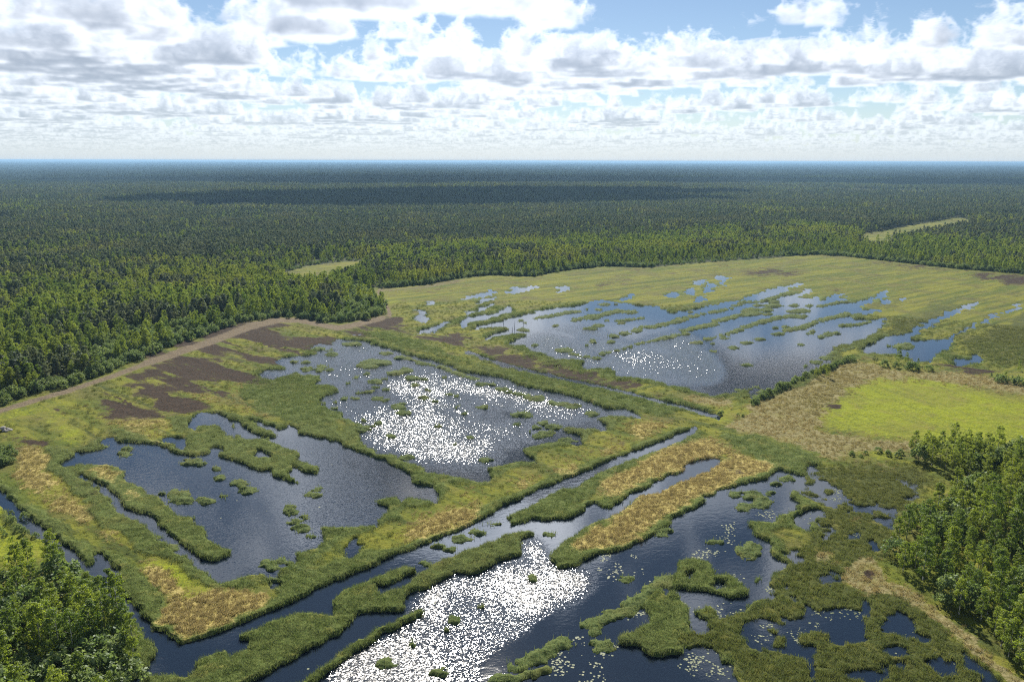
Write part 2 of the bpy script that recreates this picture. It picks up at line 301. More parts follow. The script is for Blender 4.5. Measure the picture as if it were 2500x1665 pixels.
# ---- land that lies inside the water outlines: the big attached reed beds and field ridges
LAND = [S('1', [(1300,1140),(1340,1120),(1450,1120),(1500,1150),(1600,1200),(1700,1200),(1800,1195),(1960,1260),(2040,1290),(2030,1340),(1980,1350),(2060,1360),(2180,1390),(2230,1420),(2200,1440),(2100,1430),(1990,1400),(1970,1420),(2040,1440),(2030,1455),(1980,1460),(2100,1495),(2090,1520),(1990,1500),(1820,1430),(1700,1420),(1690,1370),(1620,1360),(1480,1330),(1500,1290),(1560,1290),(1500,1265),(1440,1290),(1420,1310),(1330,1340),(1220,1300),(1300,1260),(1260,1200)]),
 S('5', [(1240,600),(1255,690),(1080,740),(960,840),(800,830),(700,870),(600,910),(510,950),(440,1000),(450,1060),(430,1085),(280,1090),(180,1110),(110,1130),(60,1200),(0,1250)], '4', [(2324,1260),(2150,1330),(2000,1400),(1900,1480),(1700,1568),(1500,1700),(800,1800),(1040,1510),(1170,1500),(1250,1530),(1330,1490),(1350,1440),(1390,1380),(1480,1350),(1560,1350),(1580,1390),(1700,1320),(1740,1300),(1600,1270),(1700,1200),(1900,1130),(2040,1085),(2150,1090),(2324,1110)], '5', [(0,935),(130,890),(230,900),(280,960),(340,930),(430,920),(480,880),(660,740),(800,690),(900,640),(1080,580),(1200,540),(1330,520),(1350,560)]),
 S('5', [(0,940),(130,870),(250,810),(330,760),(400,750),(530,770),(540,810),(430,860),(370,890),(280,905),(230,900),(130,920)]),
 S('6', [(0,720),(100,700),(200,760),(240,830),(340,800),(410,850),(450,910),(430,980),(330,990),(200,960),(100,940),(0,940)], '5', [(2324,940),(2280,980),(2200,930),(2100,1000),(2080,1060),(2160,1090),(2060,1200),(1930,1230),(1930,1310),(2050,1320),(2080,1370),(2200,1410),(2352,1380)], '6', [(30,1370),(20,1290),(60,1240),(60,1100),(100,1050),(60,1000),(0,960)])]
WATER_HOLES = [S('1', [(1760,1290),(1800,1285),(1860,1310),(1850,1330),(1770,1325)]), S('6', [(60,820),(120,830),(110,870),(60,850)]), S('6', [(230,890),(320,870),(330,910),(260,920)])]
RIDGES = [(S('1', [(820,1130),(960,1180),(1130,1240),(1240,1295)]), 16), (S('1', [(1310,1055),(1480,1120),(1650,1195)]), 6), (S('1', [(1560,935),(1760,1000),(1900,1060),(2050,1120)]), 18),
 (S('1', [(1590,1015),(1700,1040),(1920,1110)]), 26), (S('1', [(1640,1090),(1760,1150),(1880,1180)]), 18), (S('5', [(540,1075),(370,1200),(200,1280),(0,1390)], '4', [(2100,1568),(1900,1700)]), 22)]
# ---- ground cover
BROWN = [S('1', [(870,900),(960,860),(1090,860),(1190,920),(1100,940),(1010,950),(880,930)]), S('1', [(270,1015),(400,995),(500,1045),(430,1060),(300,1035)]), S('1', [(510,985),(580,975),(690,1040),(600,1045)]), S('1', [(720,910),(800,910),(1000,1040),(880,1050)]),
 S('1', [(980,980),(1100,940),(1250,930),(1390,1010),(1330,1045),(1080,1035)]), S('1', [(1220,795),(1300,800),(1560,880),(1700,900),(1690,925),(1500,910),(1300,850)]), S('1', [(1350,690),(1420,670),(1700,760),(1900,850),(1880,865),(1600,790)]), S('1', [(1640,545),(1760,525),(2350,680),(2324,700),(1980,640),(1830,600)]), S('1', [(1380,850),(1500,870),(1680,910),(1600,930),(1500,960)]),
 S('1', [(1620,610),(1760,660),(1960,740),(1880,730),(1700,680)]), S('1', [(2000,480),(2120,500),(2090,520),(2010,510)]), S('1',[(0,1180),(130,1220),(400,1240),(330,1290),(60,1240)]),
 S('2', [(0,575),(120,610),(420,690),(380,690),(160,640),(0,600)]), S('2', [(0,465),(150,480),(240,520),(150,520),(0,480)]), S('2', [(80,430),(330,390),(420,385),(500,430),(420,470),(250,470)]), S('2', [(400,485),(640,470),(640,495),(450,505)]), S('2', [(550,520),(700,505),(870,505),(840,545),(620,540)]), S('2', [(740,555),(860,560),(880,585),(780,590)]), S('2', [(930,600),(1170,595),(1160,635),(960,635)]), S('2', [(1140,650),(1360,655),(1330,690),(1180,680)]), S('2', [(1370,700),(1560,715),(1540,745),(1400,730)]), S('2', [(1560,755),(1700,760),(1790,795),(1720,805)]), S('2', [(1830,815),(1960,825),(2060,850),(2000,865)]), S('2', [(2150,890),(2280,920),(2230,930)]), S('2', [(1000,140),(1070,125),(1070,145)]), S('2', [(1800,35),(2080,45),(2110,60),(1900,58)]), S('2', [(600,180),(700,160),(870,130),(800,160),(640,190)]), S('2', [(1700,170),(2000,100),(2100,95),(1900,140),(1750,185)]), S('2', [(2010,175),(2160,160),(2180,175),(2080,188)]),
 S('3', [(430,75),(600,40),(700,40),(640,85),(450,90)]), S('3', [(640,70),(860,40),(840,60),(700,95)]), S('3', [(1200,-5),(1500,5),(2000,55),(2700,110),(2700,160),(2160,80),(1900,60),(1500,28),(1250,8)]), S('3', [(1980,95),(2080,75),(2160,95),(2060,125)]), S('3', [(2140,110),(2240,90),(2420,100),(2400,150),(2240,150)]), S('3', [(980,195),(1100,170),(1120,190),(1000,210)]), S('3', [(1640,690),(1800,680),(1900,710),(2100,720),(2200,760),(2000,770),(1780,720)]), S('3', [(1340,630),(1460,620),(1440,660),(1360,650)]), S('3', [(230,10),(350,15),(330,35),(240,25)]), S('3',[(1020,980),(1100,975),(1140,995),(1050,1000)]), S('3',[(940,860),(1060,820),(1040,845),(960,870)]), S('6',[(1220,840),(1300,810),(1370,830),(1340,880),(1240,870)]), S('6',[(280,130),(440,135),(420,150),(300,150)])]
BROWNISH = [(S('1', [(640,560),(1640,430),(1960,415),(2350,540),(2350,690),(1900,850),(1700,920),(1400,1020),(1000,1080),(480,1060),(260,1010),(700,860),(1150,690)]), .68), (S('2', [(0,420),(420,365),(520,470),(900,600),(1200,660),(1500,730),(2060,850),(2000,890),(1300,760),(850,620),(300,480)]), .62), (S('2', [(420,190),(860,120),(1300,110),(1300,140),(700,210)]), .35), (S('3', [(0,20),(500,20),(900,30),(700,110),(300,100),(0,60)]), .3)]
STRAW = [S('5', [(430,570),(640,450),(800,380),(1000,370),(1030,400),(860,480),(640,580),(480,600)]), S('5', [(1160,240),(1250,190),(1370,180),(1360,210),(1260,270),(1190,260)]), S('5', [(1460,110),(1640,70),(1680,90),(1560,160),(1480,150)]), S('5', [(1160,90),(1250,100),(1230,125),(1170,120)]), S('5', [(830,220),(960,230),(960,260),(860,250)]), S('5', [(520,400),(640,400),(580,420)]), S('2', [(1920,1160),(2060,1090),(2270,1110),(2240,1150),(2050,1200)]), S('2', [(1750,1300),(1900,1255),(1940,1260),(1850,1330),(1770,1340)]), S('2', [(1460,1410),(1640,1370),(1690,1380),(1560,1460),(1490,1450)]),
 S('4', [(1080,1060),(1200,1050),(1380,1000),(1500,960),(1700,960),(1900,990),(1800,1060),(1500,1200),(1230,1295),(1130,1200),(1060,1110)]), S('4', [(960,820),(1040,790),(1180,880),(1240,1000),(1100,1010)]), S('4', [(100,0),(330,0),(320,140),(400,250),(250,300),(150,190),(90,60)]), S('4', [(580,110),(700,110),(860,230),(830,250),(650,170)]), S('4', [(870,280),(960,260),(1010,330),(930,340)]), S('4', [(340,340),(420,300),(640,480),(620,520),(420,410)]), S('4', [(700,560),(800,560),(780,600),(700,600)]),
 S('5', [(1570,630),(1640,590),(1800,480),(2050,350),(2352,190)], '6', [(0,180),(280,60),(320,20),(450,40),(640,80),(640,120),(420,180),(200,290),(20,360)], '5', [(2324,380),(2100,510),(1960,600),(1800,660),(1620,690)]), S('5', [(1730,290),(1850,200),(2100,60),(2352,-60)], '3', [(0,1270),(120,1220),(250,1225),(380,1310),(240,1300),(150,1360),(0,1430)], '5', [(2352,110),(2150,190),(2000,270),(1850,310)]),
 S('1', [(820,1110),(960,1160),(1130,1220),(1250,1290),(1200,1295),(1080,1240),(900,1170)]), S('1', [(1570,930),(1760,970),(1900,1050),(2040,1110),(1960,1090),(1760,1010)]), S('1', [(720,1100),(860,1050),(1060,1060),(1200,1120),(1100,1130),(940,1100)]), S('1', [(1330,880),(1500,930),(1530,960),(1400,950),(1290,900)]), S('1', [(1060,940),(1180,930),(1180,950),(1080,955)]), S('1', [(1580,770),(1680,790),(1820,870),(1780,890),(1660,820)])]
REEDZ = [S('4', [(420,60),(560,90),(860,330),(1000,500),(1180,660),(1480,860),(1540,900),(1800,850),(1850,910),(1480,950),(1300,830),(1150,760),(950,690),(740,520),(500,300),(380,150)]), S('4', [(620,640),(820,720),(940,830),(1080,1000),(1060,1100),(1130,1230),(1000,1130),(880,1010),(840,880),(800,770)]), S('4',[(1850,910),(2050,870),(2324,740),(2324,880),(2100,980),(1900,1060),(1960,1000)]), S('2', [(120,470),(330,490),(560,560),(900,690),(1500,800),(2100,930),(2352,990),(2352,1020),(2200,1050),(1900,990),(1500,870),(1100,770),(700,660),(420,590),(250,530)]), S('5', [(1120,430),(1400,260),(1900,90),(2352,-100),(2352,-50),(2000,60),(1760,200),(1650,340),(1450,460),(1200,470)]),
 S('1', [(1840,760),(2000,750),(2130,830),(2340,860),(2200,900),(2170,960),(2324,1040),(2324,1230),(2060,1180),(1900,1060),(1750,1000),(1680,900),(1720,840)]), S('1', [(330,1290),(430,1280),(500,1310),(480,1390),(360,1380)]), S('1', [(740,1130),(860,1150),(1040,1220),(1080,1270),(880,1270),(800,1210)]), S('1', [(1130,1070),(1260,1060),(1300,1180),(1160,1190)]), S('3', [(280,1180),(500,1200),(760,1260),(900,1300),(1000,1370),(880,1420),(700,1420),(640,1480),(560,1500),(620,1420),(480,1330),(330,1250)]),
 S('3', [(1200,560),(1320,490),(1600,500),(1640,540),(1480,620),(1300,620)]), S('3', [(60,860),(250,920),(430,890),(500,960),(300,930),(120,910)]), S('2', [(1280,610),(1480,660),(1640,700),(1700,740),(1880,740),(2110,790),(2200,850),(1900,800),(1500,720),(1250,640)])] + LAND
LIME = [S('4', [(-900,100),(-300,180),(0,345),(200,540),(340,640),(380,720),(0,760),(-900,700)]), S('4', [(950,760),(1200,780),(1420,900),(1500,960),(1420,1100),(1300,1180),(1180,1130),(1130,950),(1000,850)]), S('3', [(930,1060),(1040,990),(1100,940),(1200,850),(1300,810),(1500,800),(1700,820),(1900,840),(2100,890),(2400,960),(3000,1000),(3000,1300),(2400,1300),(2100,1260),(1700,1220),(1300,1170),(1000,1120)]), S('1', [(0,1020),(300,985),(500,930),(720,870),(900,790),(1100,720),(1220,760),(1150,810),(960,830),(720,890),(460,1000),(260,1040),(0,1090)]), S('1', [(220,1070),(420,1080),(560,1180),(640,1260),(500,1240),(360,1150)]), S('1', [(120,1150),(200,1130),(220,1190),(140,1220)]), S('1', [(1400,750),(1500,740),(1580,800),(1480,800)]), S('1', [(1640,560),(1720,570),(1820,630),(1760,630)]), S('1', [(1220,690),(1360,700),(1380,740),(1240,740)]), S('1', [(1820,500),(2000,540),(1980,560),(1840,530)]), S('2', [(250,220),(420,240),(450,290),(330,310),(300,260)]), S('3', [(1280,740),(1500,760),(1660,720),(1800,740),(1960,750),(1940,780),(1700,770)]), S('3', [(1150,1290),(1520,1270),(1600,1330),(1300,1340)]), S('3', [(2040,770),(2352,740),(2600,740),(2600,880),(2250,830)]), S('3', [(80,1090),(280,1010),(430,1020),(400,1080),(280,1080)])]
SEDGE = [S('6', [(870,110),(1300,80),(1650,110),(1760,180),(1620,330),(1480,520),(1400,720),(1130,830),(1150,920),(1500,980),(1900,1310),(2352,1620),(2352,2300),(400,2300),(400,1600),(380,1450),(20,1370),(60,1100),(400,1100),(640,900),(700,700),(950,550),(880,450),(1000,350),(760,250)]), S('3', [(1860,560),(2100,480),(2352,330),(2700,250),(2700,720),(2352,720),(2200,700),(2080,640)]), S('3', [(1250,300),(1500,230),(1650,210),(1500,290),(1350,330)]), S('3', [(1380,400),(1560,380),(1900,250),(2060,250),(1850,340),(1600,480),(1420,500)])]
TAN = [S('3', [(480,1000),(800,830),(1000,740),(1160,680),(1300,690),(1440,740),(1700,760),(1900,760),(2352,830),(3000,860),(3000,960),(2352,900),(2000,850),(1600,790),(1300,800),(1150,880),(1050,960),(930,1060),(960,1150),(1300,1210),(1660,1230),(1500,1290),(1150,1300),(1100,1330),(1500,1400),(1500,1420),(1300,1390),(1000,1320),(800,1240),(500,1180),(300,1130),(450,1060)]), S('6', [(1130,880),(1130,800),(1300,730),(1380,790),(1420,870),(1600,980),(1800,1130),(2000,1290),(2200,1420),(2352,1520),(2800,1800),(2800,1900),(2200,1490),(1900,1290),(1700,1120),(1500,985),(1250,960)]), S('6', [(1190,490),(1280,430),(1280,470),(1210,500)]), S('6', [(900,690),(1050,680),(1080,730),(960,740)]), S('3', [(0,940),(100,910),(370,930),(400,980),(200,985),(60,970)])]
TRACK = [(S('1', [(-300,1120),(0,1030),(150,985),(500,880),(800,780),(1100,665),(1400,560),(1700,440)]), 11), (S('1', [(1000,700),(1250,615),(1500,530),(1700,450),(1900,402)]), 16), (S('1', [(1700,440),(1900,400),(2050,405),(2300,455)], '2', [(0,455),(120,430),(300,385)]), 12), (S('2', [(345,375),(330,330),(310,290),(280,230),(270,200)]), 11), (S('2', [(290,195),(420,190),(600,172),(860,125)]), 6)]
# ---- woods
FOREST = S('s', [(-900,395),(3400,395)], 's', [(3400,720),(2900,690),(2500,667),(2354,656),(2205,640),(2057,624),(1993,621)], '2', [(2352,14),(2130,38),(1800,30),(1470,70),(1310,102),(1030,90),(860,105),(600,155),(300,182),(200,182),(240,225),(280,310),(260,365),(160,400),(0,415)], '1', [(2250,418),(2100,395),(1960,372),(1600,425),(1200,565),(900,690),(600,815),(200,920),(0,985),(-400,1100),(-2400,1700)])
CLEAR = [S('b', [(1590,362),(2050,280),(2120,296),(1900,335),(1700,372)]), S('a', [(1280,552),(1400,515),(1560,492),(1720,484),(1620,512),(1420,556)]), S('s', [(430,512),(560,497),(700,494),(560,512)]), S('a',[(-20,295),(60,300),(60,310),(-20,312)])]
CLEARLINES = [(S('b', [(1420,148),(1560,158),(1760,160),(1930,168)]), 3.0)]
BUSHLAND = [S('1', [(350,545),(600,560),(850,490),(1100,455),(1400,410),(1700,340),(1960,345),(1700,390),(1200,548),(900,672),(640,770),(620,640)]), S('2', [(0,130),(160,175),(240,260),(275,350),(160,395),(0,408)])]
BIRCHY = [(S('a', [(-200,575),(0,560),(400,520),(900,500),(1280,465),(1500,430),(1750,420),(2355,400),(2355,560),(1300,620),(-200,900)]), .5), (S('b', [(0,425),(400,380),(900,350),(1400,330),(1600,362),(2000,410),(2700,440),(2700,620),(2000,520),(1400,452),(1200,452),(700,440),(300,440),(0,470)]), .62), (S('b', [(1000,240),(1300,250),(1330,310),(1100,300)]), .5), (S('b', [(840,265),(960,262),(960,290),(850,290)]), .5), (S('b', [(1150,108),(1600,100),(2000,128),(1900,150),(1500,140),(1200,132)]), .6), (S('a', [(-100,220),(120,215),(230,270),(100,290),(-100,285)]), .55), (S('a', [(230,255),(600,200),(1000,160),(900,240),(500,255)]), .3), (S('a', [(1700,150),(2200,140),(2355,150),(2300,170),(1800,165)]), .5), (S('b', [(0,75),(200,72),(230,88),(0,92)]), .5), (S('b', [(300,190),(600,190),(700,250),(350,240)]), .3)]
BIRCHY += [(S('s', [(-200,800),(0,790),(170,735),(420,695),(600,675),(845,640),(905,690),(880,760),(650,780),(300,890),(0,980),(-300,1000)]), .85), (S('s', [(840,645),(1000,622),(1250,606),(1500,600),(1900,590),(2300,610),(2600,640),(2600,680),(2350,655),(1990,622),(1640,650),(1300,672),(900,690)]), .85)]
GROVE_EAST = S('6', [(1450,700),(1500,620),(1600,520),(1700,410),(1850,310),(1950,240),(2060,210),(1860,140),(1700,100),(1570,40),(1640,15),(2000,0),(2352,0),(2900,100),(2900,1900),(2352,1510),(2150,1290),(1850,1085),(1680,930),(1530,830)])
GROVE_WEST = S('4', [(-500,900),(0,890),(200,840),(390,800),(500,900),(640,1000),(760,1080),(850,1130),(930,1230),(1010,1330),(1040,1420),(1000,1490),(900,1600),(700,1900),(-600,1900)])
RIPPLED = [(S('5', [(1270,620),(1340,600),(1400,680),(1440,740),(1560,800),(1700,780),(1760,870),(1700,930),(1560,1020),(1300,1130),(1290,1200),(1000,1350),(900,1450),(930,1568),(900,1900),(-300,1900),(-100,1480),(120,1330),(300,1260),(400,1210),(470,1110),(540,1000),(640,900),(740,840),(1000,840),(1140,750),(1270,740)]), 1.0),
 (POND_MID, .45), (S('2', [(400,760),(560,800),(900,830),(1300,900),(1700,960),(1600,1000),(1300,1010),(1170,1130),(900,1360),(600,1370),(280,1250),(100,1100),(300,900)]), .70), (S('2', [(1250,560),(1500,470),(1700,460),(2000,580),(2352,480),(2520,590),(2630,760),(2520,850),(2324,840),(1700,720)]), .55), (S('1', [(1700,1180),(2324,1240),(2324,1480),(2200,1568),(1900,1440)], '5', [(0,250),(300,130),(480,190),(330,290),(100,330)]), .75), (POND_WEST, .14)]
CALM = [S('2', [(590,1380),(1000,1390),(1060,1500),(560,1460)]), S('2', [(980,1330),(1250,1240),(1700,1060),(2100,1050),(1700,1250),(1360,1370)]), S('4',[(1300,640),(1700,560),(2324,480),(2250,700),(1500,920)])]

# rasters (half source resolution); everything is looked up by the ground point's place in the survey
landm = np.ones((RH, RW), np.float32)
for p in [POND_NORTH, POND_MID, POND_WEST, CANAL] + POOLS[2:3] + POOLS[23:]: fill(landm, p, 0.0)
for p in POOLS[:2]: fill(landm, tall(p, 1.12), 0.0)
for p in POOLS[3:23]: fill(landm, tall(p, 1.7), 0.0)
for p in LAND: fill(landm, p, 1.0)
for p in WATER_HOLES: fill(landm, p, 0.0)
for p, w in RIDGES: stroke(landm, p, w, 1.0)
for p, w in DITCHES: stroke(landm, p, w, 0.0)
landm[:int((600 - RY0) * RK)] = 1.0
_ys = (np.arange(RH) + .5) / RK + RY0
_sh = .85 * F_SRC / np.hypot(H / np.tan(np.maximum(PITCH + np.arctan((_ys - CY) / F_SRC), .004)), H) * RK   # far shores hide behind the reeds' height
_src = np.clip(np.arange(RH) - np.round(_sh).astype(int), 0, RH - 1)
landm = np.minimum(landm, landm[_src])
landm = blur(landm, 1, 1)
straightm = np.ones((RH, RW), np.float32)
for p, w in STRAIGHT: stroke(straightm, p, w, 0.0)
straightm = np.minimum(straightm, straightm[_src]); straightm = blur(straightm, 1, 1)
def zone(polys, r, strokes=()):
    z = blank()
    for p in polys: fill(z, p)
    for p, w in strokes: stroke(z, p, w)
    return blur(z, r, 2) if r else z
brown = zone(BROWN, 3)
_wash = blank()
for p, v in BROWNISH: fill(_wash, p, v)
brown = np.maximum(brown, blur(_wash, 5, 2)); straw = zone(STRAW, 7); reedz = zone(REEDZ, 3); lime = zone(LIME, 9); sedge = zone(SEDGE, 8); tan = zone(TAN, 4); track = zone([], 2, TRACK)
forest = zone([FOREST], 1)
def lower(p, m=9.0):
    q = p.copy(); q[:, 1] += m * F_SRC / np.hypot(*ground(p[:, 0], np.maximum(p[:, 1], 400)).T); return q
for p in CLEAR:
    for m in ((0, 3, 6, 8) if p is CLEAR[0] else (0, 3)): fill(forest, lower(p, m), 0.0)
for p, w in CLEARLINES:
    for m in (0, 3, 6): stroke(forest, lower(p, m), w, 0.0)
woodedge = blur(forest, 9, 2)
bushland = zone(BUSHLAND, 2)
birchy = blank()
for p, v in BIRCHY: fill(birchy, p, v)
birchy = blur(birchy, 5, 2)
ripple = blank()
for p, v in RIPPLED: fill(ripple, p, v)
for p in CALM: fill(ripple, p, .06)
ripple = blur(ripple, 6, 2)

def warp(x, y, amp=1.0):
    """crooked shores: nudge a ground point before looking it up"""
    r = np.hypot(x, y); k = amp * np.clip(r / 220, .8, 2.6)
    dx = (fbm(x / 9, y / 9, 1) - .5) * 3.4 + (fbm(x / 2.2, y / 2.2, 2, 2) - .5) * 1.8
    dy = (fbm(x / 9, y / 9, 3) - .5) * 3.4 + (fbm(x / 2.2, y / 2.2, 4, 2) - .5) * 1.8
    return x + dx * k, y + dy * k
# metre map of how near open water is
MX0, MX1, MY0, MY1 = -640, 760, 70, 900
gx, gy = np.meshgrid(np.arange(MX0, MX1) + .5, np.arange(MY0, MY1) + .5)
wx, wy = warp(gx, gy)
wmap = 1 - np.minimum(sample(landm, *project(wx, wy)), sample(straightm, *project(gx, gy)))
near = blur(wmap.astype(np.float32), 4, 2)
def near_water(x, y):
    i = np.clip(x - MX0 - .5, 0, near.shape[1] - 1.01); j = np.clip(y - MY0 - .5, 0, near.shape[0] - 1.01)
    a = i.astype(int); b = j.astype(int); fx = i - a; fy = j - b
    v = (near[b, a] * (1 - fx) + near[b, a + 1] * fx) * (1 - fy) + (near[b + 1, a] * (1 - fx) + near[b + 1, a + 1] * fx) * fy
    return np.where((x > MX0) & (x < MX1) & (y > MY0) & (y < MY1), v, 0)
def sstep(a, b, x):
    t = np.clip((x - a) / (b - a), 0, 1); return t * t * (3 - 2 * t)
def survey(x, y):
    """ground cover at ground points"""
    behind = y < 30
    wx, wy = warp(x, y); px, py = project(wx, np.maximum(wy, 30))
    d = {}
    sx_, sy_ = project(x, np.maximum(y, 30)); d['land'] = np.where(behind, 1, np.minimum(sample(landm, px, py), sample(straightm, sx_, sy_)))
    wx2, wy2 = warp(x, y, 1.6); qx, qy = project(wx2, np.maximum(wy2, 30))
    for k, im in (('brown', brown), ('straw', straw), ('reed', reedz), ('lime', lime), ('sedge', sedge), ('tan', tan)): d[k] = np.where(behind, 0, sample(im, qx, qy))
    su = (x * .64 + y * .77) / 8.0; sv = (x * .77 - y * .64) / 38
    d['brown'] = np.clip(d['brown'] * np.where(np.hypot(x, y) > 450, 1.0, .22 + 1.35 * sstep(.36, .60, fbm(su, sv, 35, 3)) + .5 * (d['brown'] > .85)), 0, 1)
    tx, ty = project(x, np.maximum(y, 30)); d['track'] = np.where(behind, 0, sample(track, tx, ty))
    fo = sample(forest, tx, ty); d['forest'] = np.where(ty < RY0 + 1, 1.0, fo); d['forest'] = np.where(behind, 0, d['forest'])
    nw = near_water(x, y); d['near'] = nw
    fringe = sstep(.12, .36, (nw + (fbm(x / 14, y / 14, 6) - .5) * .40 + (fbm(x / 4, y / 4, 7) - .5) * .16) * (1 - .35 * sstep(300, 420, np.hypot(x, y)))) * (1 - .75 * d['sedge']) * (1 - .75 * d['lime'])
    d['land'] = d['land'] - .8 * d['sedge'] * sstep(.57, .66, .7 * fbm(x / 8, y / 8, 14) + .3 * fbm(x / 2.6, y / 2.6, 15)) * sstep(250, 200, np.hypot(x, y)) * (x > 0) * (1 - d['tan'])
    d['reed'] = np.maximum(d['reed'], fringe * (1 - .85 * d['brown']) * (1 - .9 * d['straw']) * (1 - d['track']))
    return d
def height(x, y, d):
    n = fbm(x / 3, y / 3, 8) - .5; n2 = fbm(x / .9, y / .9, 9, 2) - .5
    up = .30 + .42 * sstep(.25, .75, d['reed']) * (1 - d['straw']) + .25 * d['straw'] - .1 * d['brown']
    up = up + n * (.36 + .34 * d['reed']) + n2 * (.16 + .2 * d['reed']) * (1 - .8 * d['track']) - .12 * d['track']
    up = np.maximum(up, .10)
    z = -.7 + sstep(.28, .72, d['land']) * (up + .7)
    u = (x * .64 + y * .77) / 5.5; v = (x * .77 - y * .64) / 60
    z = z + sstep(.1, .6, d['brown']) * (fbm(u, v, 33, 2) - .5) * .55 * (z > .05)
    r = np.hypot(x, y)
    hills = sstep(2500, 9000, r) * ((fbm(x / 2600, y / 2600, 12) - .5) * 16) + sstep(9000, 30000, r) * (fbm(x / 5200, y / 5200, 13) - .45) * 120
    return z + hills

# ------------------------------------------------------------------ material helper
def mat(name):
    m = bpy.data.materials.new(name); m.use_nodes = True; m.node_tree.nodes.clear()
    return m, G(m.node_tree)
class G:
    def __init__(s, nt): s.nt = nt; s.N = nt.nodes.new; s.L = nt.links.new
    def put(s, sock, v):
        if isinstance(v, (int, float)): sock.default_value = v
        elif isinstance(v, tuple): sock.default_value = v if len(v) != 3 or sock.type != 'RGBA' else (*v, 1)
        elif v is not None: s.L(v, sock)
    def math(s, op, a, b=None, clamp=False):
        n = s.N('ShaderNodeMath'); n.operation = op; n.use_clamp = clamp; s.put(n.inputs[0], a); s.put(n.inputs[1], b); return n.outputs[0]
    def mix(s, f, a, b):
        n = s.N('ShaderNodeMix'); n.data_type = 'RGBA'; s.put(n.inputs[0], f); s.put(n.inputs[6], a); s.put(n.inputs[7], b); return n.outputs[2]
    def scale(s, c, f):
        n = s.N('ShaderNodeVectorMath'); n.operation = 'SCALE'; s.put(n.inputs[0], c); s.put(n.inputs[3], f); return n.outputs[0]
    def pos(s): return s.N('ShaderNodeNewGeometry').outputs['Position']
    def mapping(s, v, scale=(1, 1, 1), rz=0.0):
        n = s.N('ShaderNodeMapping'); n.vector_type = 'TEXTURE'; s.L(v, n.inputs[0]); n.inputs['Rotation'].default_value = (0, 0, rz); n.inputs['Scale'].default_value = tuple(1 / q for q in scale); return n.outputs[0]
    def noise(s, v, scale, detail=3, rough=.55, dist=0.0):
        n = s.N('ShaderNodeTexNoise'); s.L(v, n.inputs['Vector']); n.inputs['Scale'].default_value = scale; n.inputs['Detail'].default_value = detail; n.inputs['Roughness'].default_value = rough; n.inputs['Distortion'].default_value = dist; return n.outputs['Fac']
    def ramp(s, x, a, b):
        n = s.N('ShaderNodeMapRange'); n.interpolation_type = 'SMOOTHSTEP'; s.put(n.inputs[0], x); s.put(n.inputs[1], a); s.put(n.inputs[2], b); return n.outputs[0]
    def attr(s, name):
        n = s.N('ShaderNodeAttribute'); n.attribute_name = name; return n
    def bump(s, h, strength, dist, normal=None):
        n = s.N('ShaderNodeBump'); s.put(n.inputs['Height'], h); s.put(n.inputs['Strength'], strength); n.inputs['Distance'].default_value = dist; s.put(n.inputs['Normal'], normal); return n.outputs[0]
    def princ(s, col, rough=.9, spec=.2, normal=None, **kw):
        n = s.N('ShaderNodeBsdfPrincipled'); s.put(n.inputs['Base Color'], col); s.put(n.inputs['Roughness'], rough); s.put(n.inputs['Specular IOR Level'], spec); s.put(n.inputs['Normal'], normal)
        for k, v in kw.items(): s.put(n.inputs[k.replace('_', ' ')], v)
        return n.outputs[0]
    def out(s, sh, vol=None):
        o = s.N('ShaderNodeOutputMaterial')
        if sh is not None: s.L(sh, o.inputs['Surface'])
        if vol is not None: s.L(vol, o.inputs['Volume'])
    def rnd(s): return s.N('ShaderNodeObjectInfo').outputs['Random']

def leaf_mat(name, ca, cb, cc, trans=.45, rough=.6):
    """thin leaves: light comes off them and through them; every plant a little different"""
    m, g = mat(name)
    p = g.pos(); r = g.rnd()
    n = g.noise(p, .9, 2); big = g.noise(p, .012, 3)
    c = g.mix(g.ramp(g.math('ADD', g.math('MULTIPLY', r, .7), g.math('MULTIPLY', n, .5)), .25, .95), ca, cb)
    c = g.mix(g.math('MULTIPLY', g.ramp(big, .45, .68), .6), c, cc)
    d = g.N('ShaderNodeBsdfDiffuse'); g.put(d.inputs[0], c)
    t = g.N('ShaderNodeBsdfTranslucent'); g.put(t.inputs[0], g.scale(c, 1.25))
    x = g.N('ShaderNodeMixShader'); x.inputs[0].default_value = trans; g.L(d.outputs[0], x.inputs[1]); g.L(t.outputs[0], x.inputs[2])
    gl = g.N('ShaderNodeBsdfGlossy'); gl.inputs['Roughness'].default_value = rough; gl.inputs[0].default_value = (.8, .85, .9, 1)
    y = g.N('ShaderNodeMixShader'); y.inputs[0].default_value = .035; g.L(x.outputs[0], y.inputs[1]); g.L(gl.outputs[0], y.inputs[2])
    g.out(y.outputs[0]); return m
M_BIRCH = leaf_mat('birch_leaves', (.12, .185, .015), (.25, .31, .026), (.31, .32, .03), .62)
M_WILLOW = leaf_mat('willow_leaves', (.12, .18, .042), (.20, .26, .07), (.19, .24, .045), .5)
M_PINE = leaf_mat('pine_needles', (.070, .100, .036), (.14, .165, .055), (.19, .19, .06), .45)
M_REED = leaf_mat('reed_blades', (.095, .135, .032), (.165, .195, .062), (.20, .205, .085), .45, .45)
M_STRAW = leaf_mat('dry_grass_blades', (.26, .21, .075), (.36, .29, .12), (.20, .19, .05), .4)
M_SEDGE = leaf_mat('sedge_blades', (.09, .115, .026), (.155, .17, .04), (.13, .13, .035), .45)
def bark_mat(name, a, b, sc_):
    m, g = mat(name); p = g.pos(); c = g.mix(g.ramp(g.noise(g.mapping(p, (1, 1, .4)), sc_, 3), .5, .62), a, b); g.out(g.princ(c, .9)); return m
M_BIRCHBARK = bark_mat('birch_bark', (.55, .52, .47), (.06, .05, .045), 5)
